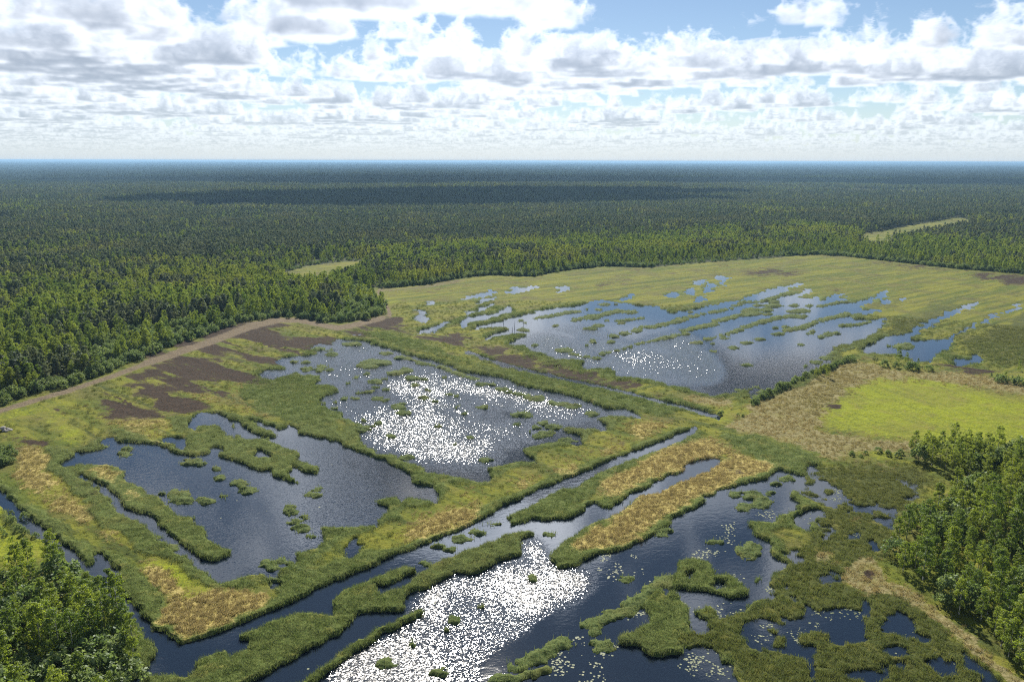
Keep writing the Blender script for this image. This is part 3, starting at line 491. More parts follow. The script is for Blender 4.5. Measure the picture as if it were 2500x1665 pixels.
M_PINEBARK = bark_mat('pine_bark', (.20, .11, .06), (.09, .06, .045), 4)
M_WILLOWBARK = bark_mat('willow_bark', (.13, .11, .08), (.07, .06, .05), 6)
M_DEADWOOD = bark_mat('dead_wood', (.28, .26, .23), (.16, .14, .12), 6)

def ground_mat():
    m, g = mat('marsh_ground')
    p = g.pos()
    z1 = g.N('ShaderNodeSeparateColor'); g.L(g.attr('cover_a').outputs['Color'], z1.inputs[0])
    z2 = g.N('ShaderNodeSeparateColor'); g.L(g.attr('cover_b').outputs['Color'], z2.inputs[0])
    fo = g.attr('woods').outputs['Fac']; tr = g.attr('track').outputs['Fac']
    big = g.noise(p, .045, 4); mid = g.noise(p, .28, 4, .6); fin = g.noise(p, 1.6, 4, .65)
    west = g.ramp(g.attr('cover_a').outputs['Alpha'], .3, .7)
    st = g.mix(west, g.noise(g.mapping(p, (.016, .16, 1), math.radians(38)), 1.0, 4, .6), g.noise(g.mapping(p, (.02, .16, 1), math.radians(-40)), 1.0, 4, .6))
    tex = g.math('ADD', g.math('MULTIPLY', g.math('SUBTRACT', mid, .5), .9), g.math('MULTIPLY', g.math('SUBTRACT', fin, .5), .9))
    def on(base, z, col_a, col_b, lo=.3, hi=.7, k=.75):
        f = g.ramp(g.math('ADD', z, g.math('MULTIPLY', tex, k)), lo, hi)
        c = g.mix(g.ramp(fin, .35, .68), col_a, col_b)
        return g.mix(f, base, c)
    c = g.mix(g.ramp(st, .36, .62), (.074, .098, .014), (.160, .163, .020))
    c = g.mix(g.ramp(g.math('ADD', big, g.math('MULTIPLY', tex, .2)), .46, .66), c, (.105, .105, .026))
    c = g.mix(g.math('MULTIPLY', g.ramp(g.math('ADD', g.noise(p, .09, 4, .6), g.math('MULTIPLY', tex, .25)), .60, .74), .7), c, (.085, .062, .038))
    fine_st = g.mix(west, g.noise(g.mapping(p, (.010, .30, 1), math.radians(38)), 1.0, 4, .6), g.noise(g.mapping(p, (.012, .28, 1), math.radians(-40)), 1.0, 4, .6))
    c = g.mix(g.math('MULTIPLY', g.ramp(g.math('ADD', fine_st, g.math('MULTIPLY', tex, .12)), .55, .66), .75), c, (.040, .058, .014))
    c = on(c, z2.outputs[0], g.mix(g.ramp(g.noise(g.mapping(p, (.5, .035, 1), .25), 1.0, 4, .65), .42, .62), (.155, .185, .012), (.10, .125, .016)), g.mix(g.ramp(big, .45, .62), (.225, .25, .014), (.19, .185, .03)), k=1.0)
    c = on(c, z2.outputs[1], (.044, .056, .014), (.085, .094, .022))
    c = on(c, z2.outputs[2], (.14, .13, .045), (.25, .215, .11), k=.9)
    c = on(c, z1.outputs[2], (.066, .096, .022), (.125, .148, .040))
    c = g.mix(g.math('MULTIPLY', g.ramp(g.math('ADD', g.noise(p, .16, 4, .62), g.math('MULTIPLY', tex, .2)), .52, .68), .55), c, (.17, .155, .035))
    c = on(c, z1.outputs[1], (.23, .19, .045), (.40, .33, .13), k=1.0)
    c = on(c, g.math('ADD', z1.outputs[0], g.math('MULTIPLY', g.math('SUBTRACT', st, .5), 1.5)), (.018, .013, .009), (.058, .037, .022), k=1.3)
    c = on(c, tr, (.10, .078, .052), (.19, .15, .095), k=.6)
    wood = g.mix(g.ramp(g.noise(p, .008, 4), .4, .65), (.022, .030, .012), (.040, .050, .018))
    c = g.mix(g.ramp(fo, .35, .65), c, wood)
    b = g.bump(fin, .8, .35, g.bump(mid, .6, .9))
    g.out(g.princ(c, .95, .08, b)); return m
def water_mat():
    m, g = mat('bog_water')
    p = g.pos(); rp = g.attr('ripple').outputs['Fac']
    gust = g.noise(g.mapping(p, (.05, .02, 1), .4), 1.0, 3)
    amt = g.math('MULTIPLY', rp, g.ramp(gust, .25, .62))
    w1 = g.noise(g.mapping(p, (1.0, 1.6, 1), .35), .55, 2, .5, .4); w2 = g.noise(g.mapping(p, (1.0, 1.4, 1), -.2), 2.0, 3, .6)
    wv = g.math('ADD', w1, g.math('MULTIPLY', w2, .45))
    b = g.bump(wv, g.math('ADD', g.math('MULTIPLY', amt, .5), .06), .17)
    vo = g.N('ShaderNodeTexVoronoi'); vo.feature = 'F1'; g.L(g.mapping(p, (1.0, 1.7, 1), .25), vo.inputs['Vector']); vo.inputs['Scale'].default_value = 4.2
    off = g.N('ShaderNodeVectorMath'); off.operation = 'SUBTRACT'; g.L(vo.outputs['Color'], off.inputs[0]); off.inputs[1].default_value = (.5, .5, .5)
    ln = g.N('ShaderNodeVectorMath'); ln.operation = 'LENGTH'; g.L(off.outputs[0], ln.inputs[0])
    cell = g.scale(off.outputs[0], g.math('MULTIPLY', g.math('MULTIPLY', g.math('POWER', ln.outputs['Value'], 1.4), 1.45), amt))        # little facets of the chop, each tilted its own way
    ad = g.N('ShaderNodeVectorMath'); ad.operation = 'ADD'; g.L(b, ad.inputs[0]); g.L(cell, ad.inputs[1])
    nm = g.N('ShaderNodeVectorMath'); nm.operation = 'NORMALIZE'; g.L(ad.outputs[0], nm.inputs[0]); b = nm.outputs[0]
    g.out(g.princ((.008, .014, .024), g.math('ADD', g.math('MULTIPLY', g.math('POWER', amt, 2.6), .25), .025), .5, b, IOR=1.45)); return m
M_GROUND = ground_mat(); M_WATER = water_mat()

def mesh_np(name, verts, faces, m, parent=None, smooth=True, tris=False):
    """one object from arrays; faces is an (n, k) array or a list of such arrays"""
    me = bpy.data.meshes.new(name)
    fl = faces if isinstance(faces, list) else [faces]
    fl = [f for f in fl if len(f)]
    me.vertices.add(len(verts)); me.vertices.foreach_set('co', np.asarray(verts, np.float32).ravel())
    loops = np.concatenate([f.ravel() for f in fl]).astype(np.int32)
    cnt = np.concatenate([np.full(len(f), f.shape[1], np.int32) for f in fl])
    me.loops.add(len(loops)); me.loops.foreach_set('vertex_index', loops)
    me.polygons.add(len(cnt)); st = np.concatenate([[0], np.cumsum(cnt)[:-1]]).astype(np.int32)
    me.polygons.foreach_set('loop_start', st); me.polygons.foreach_set('loop_total', cnt)
    me.polygons.foreach_set('use_smooth', np.full(len(cnt), smooth))
    me.update(calc_edges=True)
    for q in (m if isinstance(m, list) else [m]): me.materials.append(q)
    o = bpy.data.objects.new(name, me); COL.objects.link(o)
    if parent: o.parent = parent
    return o
def vattr(o, name, data, kind='FLOAT'):
    a = o.data.attributes.new(name, kind, 'POINT')
    if kind == 'FLOAT_COLOR': a.data.foreach_set('color', np.asarray(data, np.float32).ravel())
    elif kind == 'INT': a.data.foreach_set('value', np.asarray(data, np.int32))
    else: a.data.foreach_set('value', np.asarray(data, np.float32))
def tag(o, label=None, cat=None, group=None, kind=None):
    for k, v in (('label', label), ('category', cat), ('group', group), ('kind', kind)):
        if v: o[k] = v
    return o

# ------------------------------------------------------------------ ground: one sheet to the horizon, finer where it is seen close
dep = np.concatenate([np.arange(86, 37, -3.0), np.arange(37, 6.2, -.066), np.arange(6.2, .5, -.09)])
rr = np.concatenate([H / np.tan(np.radians(dep)), np.geomspace(H / math.tan(math.radians(.5)) * 1.04, 42000, 44)])
az = np.radians(np.concatenate([np.arange(-180, -44, 4.0), np.arange(-44, -38.5, .5), np.arange(-38.5, 38.5, .082), np.arange(38.5, 44, .5), np.arange(44, 180, 4.0)]))
RR, AA = np.meshgrid(rr, az, indexing='ij')
X = (RR * np.sin(AA)).ravel(); Y = (RR * np.cos(AA)).ravel()
D = survey(X, Y); Z = height(X, Y, D)
nr, na = len(rr), len(az)
idx = np.arange(nr * na).reshape(nr, na); nxt = np.roll(idx, -1, 1)
F = np.stack([idx[:-1], nxt[:-1], nxt[1:], idx[1:]], -1).reshape(-1, 4)
ctr = np.array([[nr * na, *nxt[0][[k]], *idx[0][[k]]] for k in range(na)])
ground_o = mesh_np('ground', np.concatenate([np.stack([X, Y, Z], -1), [[0, 0, .4]]]), [F[:, ::-1], ctr[:, ::-1]], M_GROUND)
_fa, _fb = ground(*S('2', [(0, 450)])[0]), ground(*S('2', [(2352, 1000)])[0])
fieldside = lambda x, y: (_fb[0] - _fa[0]) * (y - _fa[1]) - (_fb[1] - _fa[1]) * (x - _fa[0])
e1 = lambda a: np.concatenate([a, [0]])
vattr(ground_o, 'cover_a', np.stack([e1(D['brown']), e1(D['straw']), e1(D['reed']), e1((fieldside(X, Y) < 0) * 1.0)], -1), 'FLOAT_COLOR')
vattr(ground_o, 'cover_b', np.stack([e1(D['lime']), e1(D['sedge']), e1(D['tan']), np.ones(nr * na + 1)], -1), 'FLOAT_COLOR')
vattr(ground_o, 'woods', e1(D['forest'])); vattr(ground_o, 'track', e1(D['track']))
tag(ground_o, kind='structure')

# ------------------------------------------------------------------ water: level sheets at z = 0, one per pond, under the banks' edges
def side(a, b, x, y): return (b[0] - a[0]) * (y - a[1]) - (b[1] - a[1]) * (x - a[0])
LN = [ground(*S(t, [p])[0]) for t, p in (('2', (0, 450)), ('2', (2352, 1000)), ('5', (0, 840)), ('5', (2352, -195)), ('4', (160, 230)), ('4', (1180, 1260)), ('1', (1560, 900)), ('5', (560, 170)))]
wi = np.arange(0, nr, 4); wi = wi[rr[wi] < 760]; wj = np.nonzero(np.abs(az) < math.radians(44.5))[0][::4]
lo = D['land'].reshape(nr, na); nw = D['near'].reshape(nr, na)
sub = np.minimum.reduce([np.roll(np.roll(lo, a, 0), b, 1) for a in (-2, 0, 2) for b in (-2, 0, 2)] + [1 - nw * 4])
cells = {}
wx_ = X.reshape(nr, na); wy_ = Y.reshape(nr, na)
for i0, i1 in zip(wi[:-1], wi[1:]):
    for j0, j1 in zip(wj[:-1], wj[1:]):
        if sub[i0:i1 + 1, j0:j1 + 1].min() > .75: continue
        cx = (wx_[i0, j0] + wx_[i1, j1]) / 2; cy = (wy_[i0, j0] + wy_[i1, j1]) / 2
        if side(LN[2], LN[3], cx, cy) < 0 or side(LN[4], LN[5], cx, cy) < 0: k = 'canal'
        elif side(LN[0], LN[1], cx, cy) > 0: k = 'north'
        elif side(LN[6], LN[7], cx, cy) > 0: k = 'middle'
        else: k = 'west'
        cells.setdefault(k, []).append((i0 * na + j0, i0 * na + j1, i1 * na + j1, i1 * na + j0))
for k in sorted(cells):
    f = np.array(cells[k]); u, inv = np.unique(f, return_inverse=True)
    o = mesh_np('canal_water' if k == 'canal' else 'pond_water', np.stack([X[u], Y[u], np.zeros(len(u))], -1), inv.reshape(-1, 4)[:, ::-1], M_WATER)
    qx, qy = project(X[u], Y[u]); vattr(o, 'ripple', sample(ripple, qx, qy)); tag(o, kind='structure')

# ------------------------------------------------------------------ reed islands: each stands in its pond as a thing of its own
def ell(t, x, y, rx, ry): return ('e', t, x, y, rx, ry)
def cap(t, w, *pts): return ('c', t, w, pts)
ISL = {
 'mid': [('2', [(240,692,105,24),(195,715,75,16),(385,760,65,17),(460,745,62,20),(510,795,60,16),(560,803,40,10),(245,820,42,13),(510,845,22,9),(320,878,22,11),(610,880,22,11),(578,930,24,11),(245,935,42,11),(315,947,26,11),(35,935,28,10),(100,937,32,11),(205,890,26,10),(130,898,15,6),(405,998,36,13),(420,972,18,7),(435,1033,55,15),(145,1140,56,25),(170,1083,20,11),(265,1103,24,9),(240,1128,15,9),(760,908,18,10),(800,918,22,8),(860,1040,26,10),(905,1028,22,10),(980,990,32,11),(800,993,18,7),(668,1127,28,13),(885,1197,36,15),(360,1187,34,15),(1245,1045,78,24),(1735,1040,42,14),(180,768,14,7),(112,792,14,7),(62,832,12,5),(650,955,20,6),(320,805,18,6),(240,862,26,9),(720,790,28,8),(1000,1360,30,14),(1080,1180,20,9),(1215,1105,16,7),(1340,1130,30,13),(1400,1105,36,13),(1420,1175,76,22),(1355,1190,44,17),(1300,1165,20,9),(1465,1128,56,18),(1570,1222,70,14),(970,832,35,13),(1050,835,28,13),(1350,932,60,20),(1630,985,18,9),(90,565,66,12),(330,628,42,9),(780,1250,26,10),(460,1340,52,16)]),
   ('1', [(2205,718,28,11),(2185,742,26,13),(2100,738,46,14),(2098,686,22,9),(2255,740,12,7),(2010,685,26,9),(2180,600,60,11),(2255,605,30,9),(2270,635,40,9),(2285,970,16,9),(2290,1003,20,8),(2220,975,14,9)]),
   [cap('2', 22, (400,650),(480,662),(560,698),(650,702),(750,742),(850,780),(930,800)), cap('2', 28, (1090,865),(1200,895),(1290,915)), cap('2', 28, (1440,962),(1500,970),(1605,990))]],
 'west': [('1', [(865,1320,52,20),(885,1287,34,13),(710,1268,25,12),(1485,1418,20,12),(1510,1480,48,22),(1600,1128,28,9)]),
   ('4', [(1640,212,56,26),(1690,264,58,22),(1655,240,40,26),(1205,300,62,44),(1270,325,70,36),(1410,335,80,30),(1540,303,30,15),(1330,72,95,26),(2150,290,60,19),(2185,258,50,18),(1985,385,36,18),(2000,410,40,20),(2085,445,34,14),(2030,470,44,18),(2060,515,50,20),(2085,535,46,18),(2115,572,55,22),(1840,778,62,34),(1950,752,50,16),(2055,805,90,42),(1880,885,40,18),(1960,860,34,14),(1095,585,34,17),(1185,655,28,22),(670,250,30,13),(740,338,30,15),(1110,290,30,12)]), None, []],
 'north': [('2', [(1690,322,18,6),(1735,374,58,19),(1815,290,40,8),(1768,325,26,7),(1890,290,12,5),(1830,398,18,6),(1235,400,20,7),(1272,416,12,5),(1470,435,20,6),(1930,418,32,8),(1765,435,38,10),(1715,453,54,11),(1255,465,42,10),(2030,465,32,12),(1950,487,36,11),(1880,505,30,12),(1735,540,18,11),(1855,543,28,9),(1535,602,62,16),(1790,625,22,11),(1335,570,18,7),(1990,578,16,6),(1945,592,24,8),(1905,602,10,4),(1835,615,10,4),(1690,570,14,5),(1630,565,16,5)]),
   ('3', [(480,327,58,17),(592,325,50,12),(530,295,28,8),(640,295,68,11),(600,355,36,7),(645,272,40,11),(300,520,40,8),(660,450,20,7),(725,440,28,9),(670,487,36,11),(550,527,34,9),(460,550,42,11),(370,585,34,12),(125,548,42,9),(238,607,26,7),(460,702,26,8),(828,563,18,7),(975,508,24,10),(1015,488,28,12),(1070,478,26,9),(880,488,22,7),(912,472,18,7),(815,332,78,14),(890,298,30,9),(780,293,36,9),(1215,365,46,18),(1010,653,56,13),(935,680,28,10),(852,714,20,10),(570,885,36,12),(515,915,16,8),(1530,572,70,22),(1430,570,20,6),(36,487,34,11),(65,320,24,6),(220,553,8,5),(75,340,20,6)]), None,
   [cap('2', 20, (1345,385),(1450,367),(1550,346),(1640,335)), cap('2', 24, (1605,395),(1720,380),(1800,357),(1900,337),(2010,340)), cap('2', 16, (1905,402),(1990,390),(2060,382)), cap('2', 22, (2065,445),(2150,440),(2250,415),(2350,394)), cap('2', 20, (2040,560),(2150,535),(2250,512),(2350,485)), cap('2', 16, (1590,632),(1680,645),(1765,655)),
    cap('3', 20, (0,388),(120,362),(250,335),(350,312),(440,268),(560,265),(640,242),(750,212)), cap('3', 24, (35,465),(130,440),(235,422)), cap('3', 24, (240,405),(330,382),(430,357),(535,347)), cap('3', 24, (200,522),(330,492),(450,442),(560,407),(650,382),(760,367),(845,370)), cap('3', 26, (720,468),(830,445),(930,402),(1040,377),(1145,352)), cap('3', 16, (965,298),(1080,272),(1180,266),(1290,238)), cap('3', 18, (1110,432),(1210,425),(1300,405)), cap('3', 28, (1035,622),(1150,592),(1220,562),(1300,532),(1345,512)), cap('3', 14, (400,872),(470,862),(530,855))]],
 'south': [('5', [(685,640,58,19),(755,665,44,22),(830,595,58,22),(950,548,40,20),(1030,487,66,14),(590,755,32,16),(1320,858,34,16),(970,1055,34,14),(790,1155,38,28),(730,1210,18,12),(505,1320,40,24),(310,1450,72,42),(700,1510,78,30),(1940,868,84,28),(1800,1330,82,34),(2200,530,64,36),(1740,1215,34,22),(1440,560,44,12),(1210,475,50,14)]),
   ('6', [(500,290,70,34),(560,340,70,40),(430,370,50,28),(380,290,38,22),(650,210,34,15),(745,175,52,18),(615,275,22,9),(530,865,18,11),(475,665,100,54),(250,610,58,20)]), None,
   [cap('5', 62, (1720,1180),(1850,1120),(1960,1085)), cap('5', 70, (1220,1480),(1400,1370),(1560,1290)), cap('5', 60, (1080,1568),(1250,1530),(1400,1490)), cap('5', 66, (1990,1040),(2120,960),(2220,880))]],
}
def outline(s):
    if s[0] == 'e':
        _, t, x, y, rx, ry = s; a = np.linspace(0, 2 * math.pi, 22, endpoint=False)
        return [ground(*S(t, list(zip(x + rx * np.cos(a), y + ry * np.sin(a)))).T)]
    _, t, w, pts = s; out = []
    for (x0, y0), (x1, y1) in zip(pts[:-1], pts[1:]):
        for k in np.linspace(0, 1, 4): out.append(outline(('e', t, x0 + (x1 - x0) * k, y0 + (y1 - y0) * k, w * 1.05 + random.uniform(0, .25) * w, w * .5))[0])
    return out
def sdf_union(polys, x, y):
    """depth inside the union of convex outlines (metres, positive inside)"""
    best = np.full(x.shape, -9.0)
    for p in polys:
        d = np.full(x.shape, 1e9)
        q = np.roll(p, -1, 0)
        ar = np.sum(p[:, 0] * q[:, 1] - q[:, 0] * p[:, 1]); sg = 1 if ar > 0 else -1
        for a, b in zip(p, q):
            e = b - a; L = math.hypot(*e) + 1e-9
            d = np.minimum(d, sg * (e[0] * (y - a[1]) - e[1] * (x - a[0])) / L)
        best = np.maximum(best, d)
    return best
def canopy_mat():
    m, g = mat('reed_canopy'); p = g.pos()
    f = g.noise(p, 1.7, 4, .65); b = g.noise(p, .12, 3)
    c = g.mix(g.ramp(f, .35, .68), (.050, .080, .020), (.11, .135, .040))
    c = g.mix(g.math('MULTIPLY', g.ramp(b, .5, .7), .7), c, (.10, .105, .026))
    g.out(g.princ(c, .9, .1, g.bump(f, .9, .4))); return m
M_CANOPY = canopy_mat()
rng = np.random.default_rng(3)
def blades(cx, cy, cz, hgt, wid, lean=.35):
    """bent three-point blades standing at the given places; returns vertices and triangles"""
    n = len(cx); a = rng.uniform(0, 2 * math.pi, n); ln = rng.uniform(.1, lean, n) * hgt; la = rng.normal(.6, .7, n)
    dx, dy = np.cos(a) * wid, np.sin(a) * wid; lx, ly = np.cos(la) * ln, np.sin(la) * ln
    v = np.stack([np.stack([cx - dx, cy - dy, cz], -1), np.stack([cx + dx, cy + dy, cz], -1), np.stack([cx + lx * .35 - dx * .8, cy + ly * .35 - dy * .8, cz + hgt * .62], -1), np.stack([cx + lx * .35 + dx * .8, cy + ly * .35 + dy * .8, cz + hgt * .62], -1), np.stack([cx + lx, cy + ly, cz + hgt], -1)], 1)
    k = np.arange(n)[:, None] * 5
    f = np.concatenate([k + [0, 1, 3], k + [0, 3, 2], k + [2, 3, 4]])
    return v.reshape(-1, 3), f
POND_NAMES = {'mid': 'glittering middle pond', 'west': 'dark left pond', 'north': 'far upper pond', 'south': 'near pond and canal'}
isl_cells = []
for key, groups in ISL.items():
    shapes = []
    for gq in groups:
        if gq is None: continue
        if isinstance(gq, tuple): shapes += [ell(gq[0], *e) for e in gq[1]]
        else: shapes += gq
    cents = []
    built = []
    for s in shapes:
        P = outline(s); al = np.concatenate(P); c = al.mean(0)
        P = [p - c for p in P]; al = al - c
        dist = math.hypot(*c); cell = min(1.1, max(.42, dist * .0021))
        x = np.arange(al[:, 0].min() - 2.5, al[:, 0].max() + 2.6, cell); y = np.arange(al[:, 1].min() - 2.5, al[:, 1].max() + 2.6, cell)
        if len(x) * len(y) > 60000: cell *= 1.6; x = np.arange(x[0], x[-1], cell); y = np.arange(y[0], y[-1], cell)
        gx_, gy_ = np.meshgrid(x, y)
        X_, Y_ = gx_ + c[0], gy_ + c[1]
        sd = sdf_union(P, gx_, gy_) + (fbm(X_ / 5, Y_ / 5, 20) - .5) * min(3.2, 1.0 + dist / 130) + (fbm(X_ / 1.3, Y_ / 1.3, 21, 2) - .5) * 2.2
        top = .2 + .5 * sstep(0, 2.6, sd) + (fbm(X_ / 1.6, Y_ / 1.6, 22, 2) - .5) * 1.0
        z = np.where(sd > 0, np.maximum(top, .12), -.3)
        q = np.arange(z.size).reshape(z.shape)
        f = np.stack([q[:-1, :-1], q[:-1, 1:], q[1:, 1:], q[1:, :-1]], -1).reshape(-1, 4)
        keep = (sd.ravel()[f] > -cell * .2).any(1); f = f[keep]
        if len(f) < 2: continue
        nb = int(np.clip((sd > 0).sum() * cell * cell * (3.2 if dist < 260 else 1.3), 24, 700))
        ok = np.nonzero(sd.ravel() > -.15)[0]
        if len(ok) < 2: continue
        pick = rng.choice(ok, nb); bx = gx_.ravel()[pick] + rng.uniform(-.5, .5, nb) * cell; by = gy_.ravel()[pick] + rng.uniform(-.5, .5, nb) * cell
        bz = np.maximum(z.ravel()[pick] - .35, -.1)
        bv, bf = blades(bx, by, bz, rng.uniform(.5, 1.2, nb), max(.05, dist * .00022))
        u, inv = np.unique(f, return_inverse=True)
        v = np.stack([gx_.ravel()[u], gy_.ravel()[u], z.ravel()[u]], -1)
        o = mesh_np('reed_island', v, inv.reshape(-1, 4), M_CANOPY)
        o.location = (c[0], c[1], 0)
        b = mesh_np('reed_blades', bv, bf, M_REED, o, smooth=False); tag(b, kind='stuff')
        ext = al.max(0) - al.min(0); built.append((o, c, s[0], max(ext), math.hypot(ext[0], ext[1])))
        sc_px = project(c[0], c[1]); isl_cells.append((c[0], c[1], max(ext) / 2))
    cs = np.array([q[1] for q in built]); lo_, hi_ = cs.min(0), cs.max(0)
    for o, c, kind, w, dg in built:
        px_, py_ = project(c[0], c[1])
        u = (c - lo_) / (hi_ - lo_ + 1e-6)
        col_ = 'left' if u[0] < .33 else 'right' if u[0] > .67 else 'middle'
        row_ = 'near' if u[1] < .33 else 'far' if u[1] > .67 else 'central'
        size = 'long winding' if kind == 'c' else 'tiny round' if w < 6 else 'small rounded' if w < 11 else 'broad'
        shape = 'reed bank' if kind == 'c' else 'reed tuft' if w < 6 else 'reed island'
        others = [math.hypot(*(c - k)) for k in cs if not (k == c).all()]
        iso = 'standing alone' if min(others) > 13 + w / 2 else 'beside other reeds'
        tag(o, f"{size} green {shape} {iso}, {row_} {col_} of {POND_NAMES[key]}", 'reed island', f"reed islands in the {POND_NAMES[key]}")

# ------------------------------------------------------------------ scattering: a cloud of points that carries copies of real plants (stuff only)
def scatter(name, x, y, z, sources, sc_lo, sc_hi, pick=None, weights=None):
    n = len(x)
    me = bpy.data.meshes.new(name); me.vertices.add(n); me.vertices.foreach_set('co', np.stack([x, y, z], -1).astype(np.float32).ravel())
    o = bpy.data.objects.new(name, me); COL.objects.link(o)
    vattr(o, 'rot', rng.uniform(0, 6.283, n)); vattr(o, 'sca', rng.uniform(sc_lo, sc_hi, n) * (weights if weights is not None else 1))
    vattr(o, 'kind_no', pick if pick is not None else rng.integers(0, len(sources), n), 'INT')
    ng = bpy.data.node_groups.new(name + '_nodes', 'GeometryNodeTree')
    ng.interface.new_socket('Geometry', in_out='INPUT', socket_type='NodeSocketGeometry'); ng.interface.new_socket('Geometry', in_out='OUTPUT', socket_type='NodeSocketGeometry')
    N = ng.nodes.new; L = ng.links.new
    gi, go, jn = N('NodeGroupInput'), N('NodeGroupOutput'), N('GeometryNodeJoinGeometry')
    def at(nm, ty):
        q = N('GeometryNodeInputNamedAttribute'); q.data_type = ty; q.inputs[0].default_value = nm; return q.outputs[0]
    r, s_, k = at('rot', 'FLOAT'), at('sca', 'FLOAT'), at('kind_no', 'INT')
    cx = N('ShaderNodeCombineXYZ'); L(r, cx.inputs[2])
    for i, src in enumerate(sources):
        oi = N('GeometryNodeObjectInfo'); oi.inputs['Object'].default_value = src; oi.inputs['As Instance'].default_value = True; oi.transform_space = 'ORIGINAL'
        cm = N('FunctionNodeCompare'); cm.data_type = 'INT'; cm.operation = 'EQUAL'; L(k, cm.inputs['A'] if False else cm.inputs[2]); cm.inputs[3].default_value = i
        ip = N('GeometryNodeInstanceOnPoints'); L(gi.outputs[0], ip.inputs['Points']); L(cm.outputs[0], ip.inputs['Selection']); L(oi.outputs['Geometry'], ip.inputs['Instance'])
        L(cx.outputs[0], ip.inputs['Rotation']); L(s_, ip.inputs['Scale']); L(ip.outputs[0], jn.inputs[0])
    L(jn.outputs[0], go.inputs[0])
    md = o.modifiers.new('scatter', 'NODES'); md.node_group = ng
    return tag(o, kind='stuff')
def tuft(name, m, n, h0, h1, w, rad, lean):
    a = rng.uniform(0, 6.283, n); r = rad * np.sqrt(rng.random(n))
    v, f = blades(r * np.cos(a), r * np.sin(a), np.full(n, -.15), rng.uniform(h0, h1, n), w, lean)
    return mesh_np(name, v, f, m, smooth=False)
REEDS = [tuft('reed_tuft', M_REED, 26, .4, .95, .03, .62, .7) for _ in range(3)]
STRAWS = [tuft('dry_grass_tuft', M_STRAW, 22, .25, .75, .04, .55, 1.1) for _ in range(2)]
SEDGES = [tuft('sedge_tuft', M_SEDGE, 22, .3, .8, .035, .55, .8) for _ in range(2)]
# candidates in the near marsh, thinning with distance
def candidates(n, r0, r1, p):
    u = rng.random(n); r = (r0 ** p + u * (r1 ** p - r0 ** p)) ** (1 / p); a = rng.uniform(-.68, .68, n)
    return r * np.sin(a), r * np.cos(a)
cx_, cy_ = candidates(330000, 92, 470, .7)
dd = survey(cx_, cy_); hz_ = height(cx_, cy_, dd); ins = dd['land'] > .42
roll = rng.random(len(cx_))
is_reed = ins & (roll < dd['reed'] * (1 - dd['straw']) * (1 - dd['track'])) & (dd['forest'] < .5)
is_straw = ins & ~is_reed & (roll < np.maximum(dd['straw'] * .8, dd['tan'] * .35)) & (dd['brown'] < .4)
is_sedge = ins & ~is_reed & ~is_straw & (dd['lime'] < .3) & (dd['tan'] < .4) & (roll < .12 + dd['sedge'] * .5) & (dd['brown'] < .4) & (dd['track'] < .3)
for nm, msk, src, a, b in (('reeds', is_reed, REEDS, .7, 1.25), ('dry_grass', is_straw, STRAWS, .6, 1.2), ('sedge_grass', is_sedge, SEDGES, .6, 1.2)):
    x, y, z = cx_[msk], cy_[msk], hz_[msk]
    for i, sobj in enumerate(src):
        sobj.location = (x[i], y[i], z[i]); tag(sobj, {'reeds': 'tall green reed tuft in the reed bed by the canal', 'dry_grass': 'straw coloured dry grass tuft on the dry ridge', 'sedge_grass': 'short olive sedge tuft on the wet meadow'}[nm], 'grass tuft', nm.replace('_', ' ').replace('reeds', 'reed') + ' tufts')
    k = slice(len(src), None)
    far = np.clip(np.hypot(x[k], y[k]) / 230, 1, 1.35)
    scatter(nm, x[k], y[k], z[k] - (.35 if nm == 'reeds' else .05), src, a, b, weights=far)
    print(nm, msk.sum())
# floating lily pads and foam-white plant litter on the near water
def pad_mat():
    m, g = mat('lily_pad'); r = g.rnd(); c = g.mix(r, (.07, .10, .035), (.20, .22, .11)); g.out(g.princ(c, .6, .25)); return m
M_PAD = pad_mat()
def pad_obj():
    a = np.linspace(.35, 6.283 - .1, 8); v = np.concatenate([[[0, 0, .012]], np.stack([np.cos(a) * .5, np.sin(a) * .5 * .9, .02 + .03 * rng.random(8)], -1)])
    f = np.array([[0, i, i + 1] for i in range(1, 8)]); return mesh_np('lily_pad', v, f, M_PAD)
PADS = [pad_obj(), pad_obj()]
lz = blank()
for s in [('5', 1930, 775, 150, 95), ('6', 400, 520, 95, 60), ('6', 680, 780, 70, 40), ('6', 620, 950, 80, 34), ('6', 330, 1080, 130, 40), ('6', 1080, 1130, 190, 90), ('6', 160, 1470, 190, 110), ('6', 830, 1260, 70, 50), ('6', 560, 1220, 90, 60), ('6', 1520, 1250, 90, 40), ('6', 880, 440, 70, 40), ('6', 590, 420, 60, 30), ('5', 1800, 1330, 110, 50), ('5', 2280, 960, 90, 80), ('6', 330, 900, 110, 70), ('5', 1640, 1500, 200, 80), ('6', 1080, 280, 60, 50), ('6', 1300, 560, 120, 50)]:
    a = np.linspace(0, 6.283, 20, endpoint=False); fill(lz, S(s[0], list(zip(s[1] + s[3] * np.cos(a), s[2] + s[4] * np.sin(a)))), .8)
for t, w, pts in (('6', 26, [(340,590),(230,650),(130,710)]), ('5', 22, [(1480,1460),(1570,1360),(1650,1280),(1740,1210),(1860,1180)]), ('5', 26, [(1990,1090),(2120,1050),(2200,960),(2250,900)]), ('6', 20, [(0,1000),(60,1090)]), ('5', 16, [(1800,690),(1960,640),(2080,560)])): stroke(lz, S(t, pts), w, .9)
lz = blur(lz, 3, 2)
cx_, cy_ = candidates(150000, 95, 240, 1.0)
dd = survey(cx_, cy_); q = sample(lz, *project(cx_, cy_))
msk = (dd['land'] < .40) & (rng.random(len(cx_)) < q * sstep(.42, .66, fbm(cx_ / 4, cy_ / 4, 31, 4)) + .0012)
x, y = cx_[msk], cy_[msk]
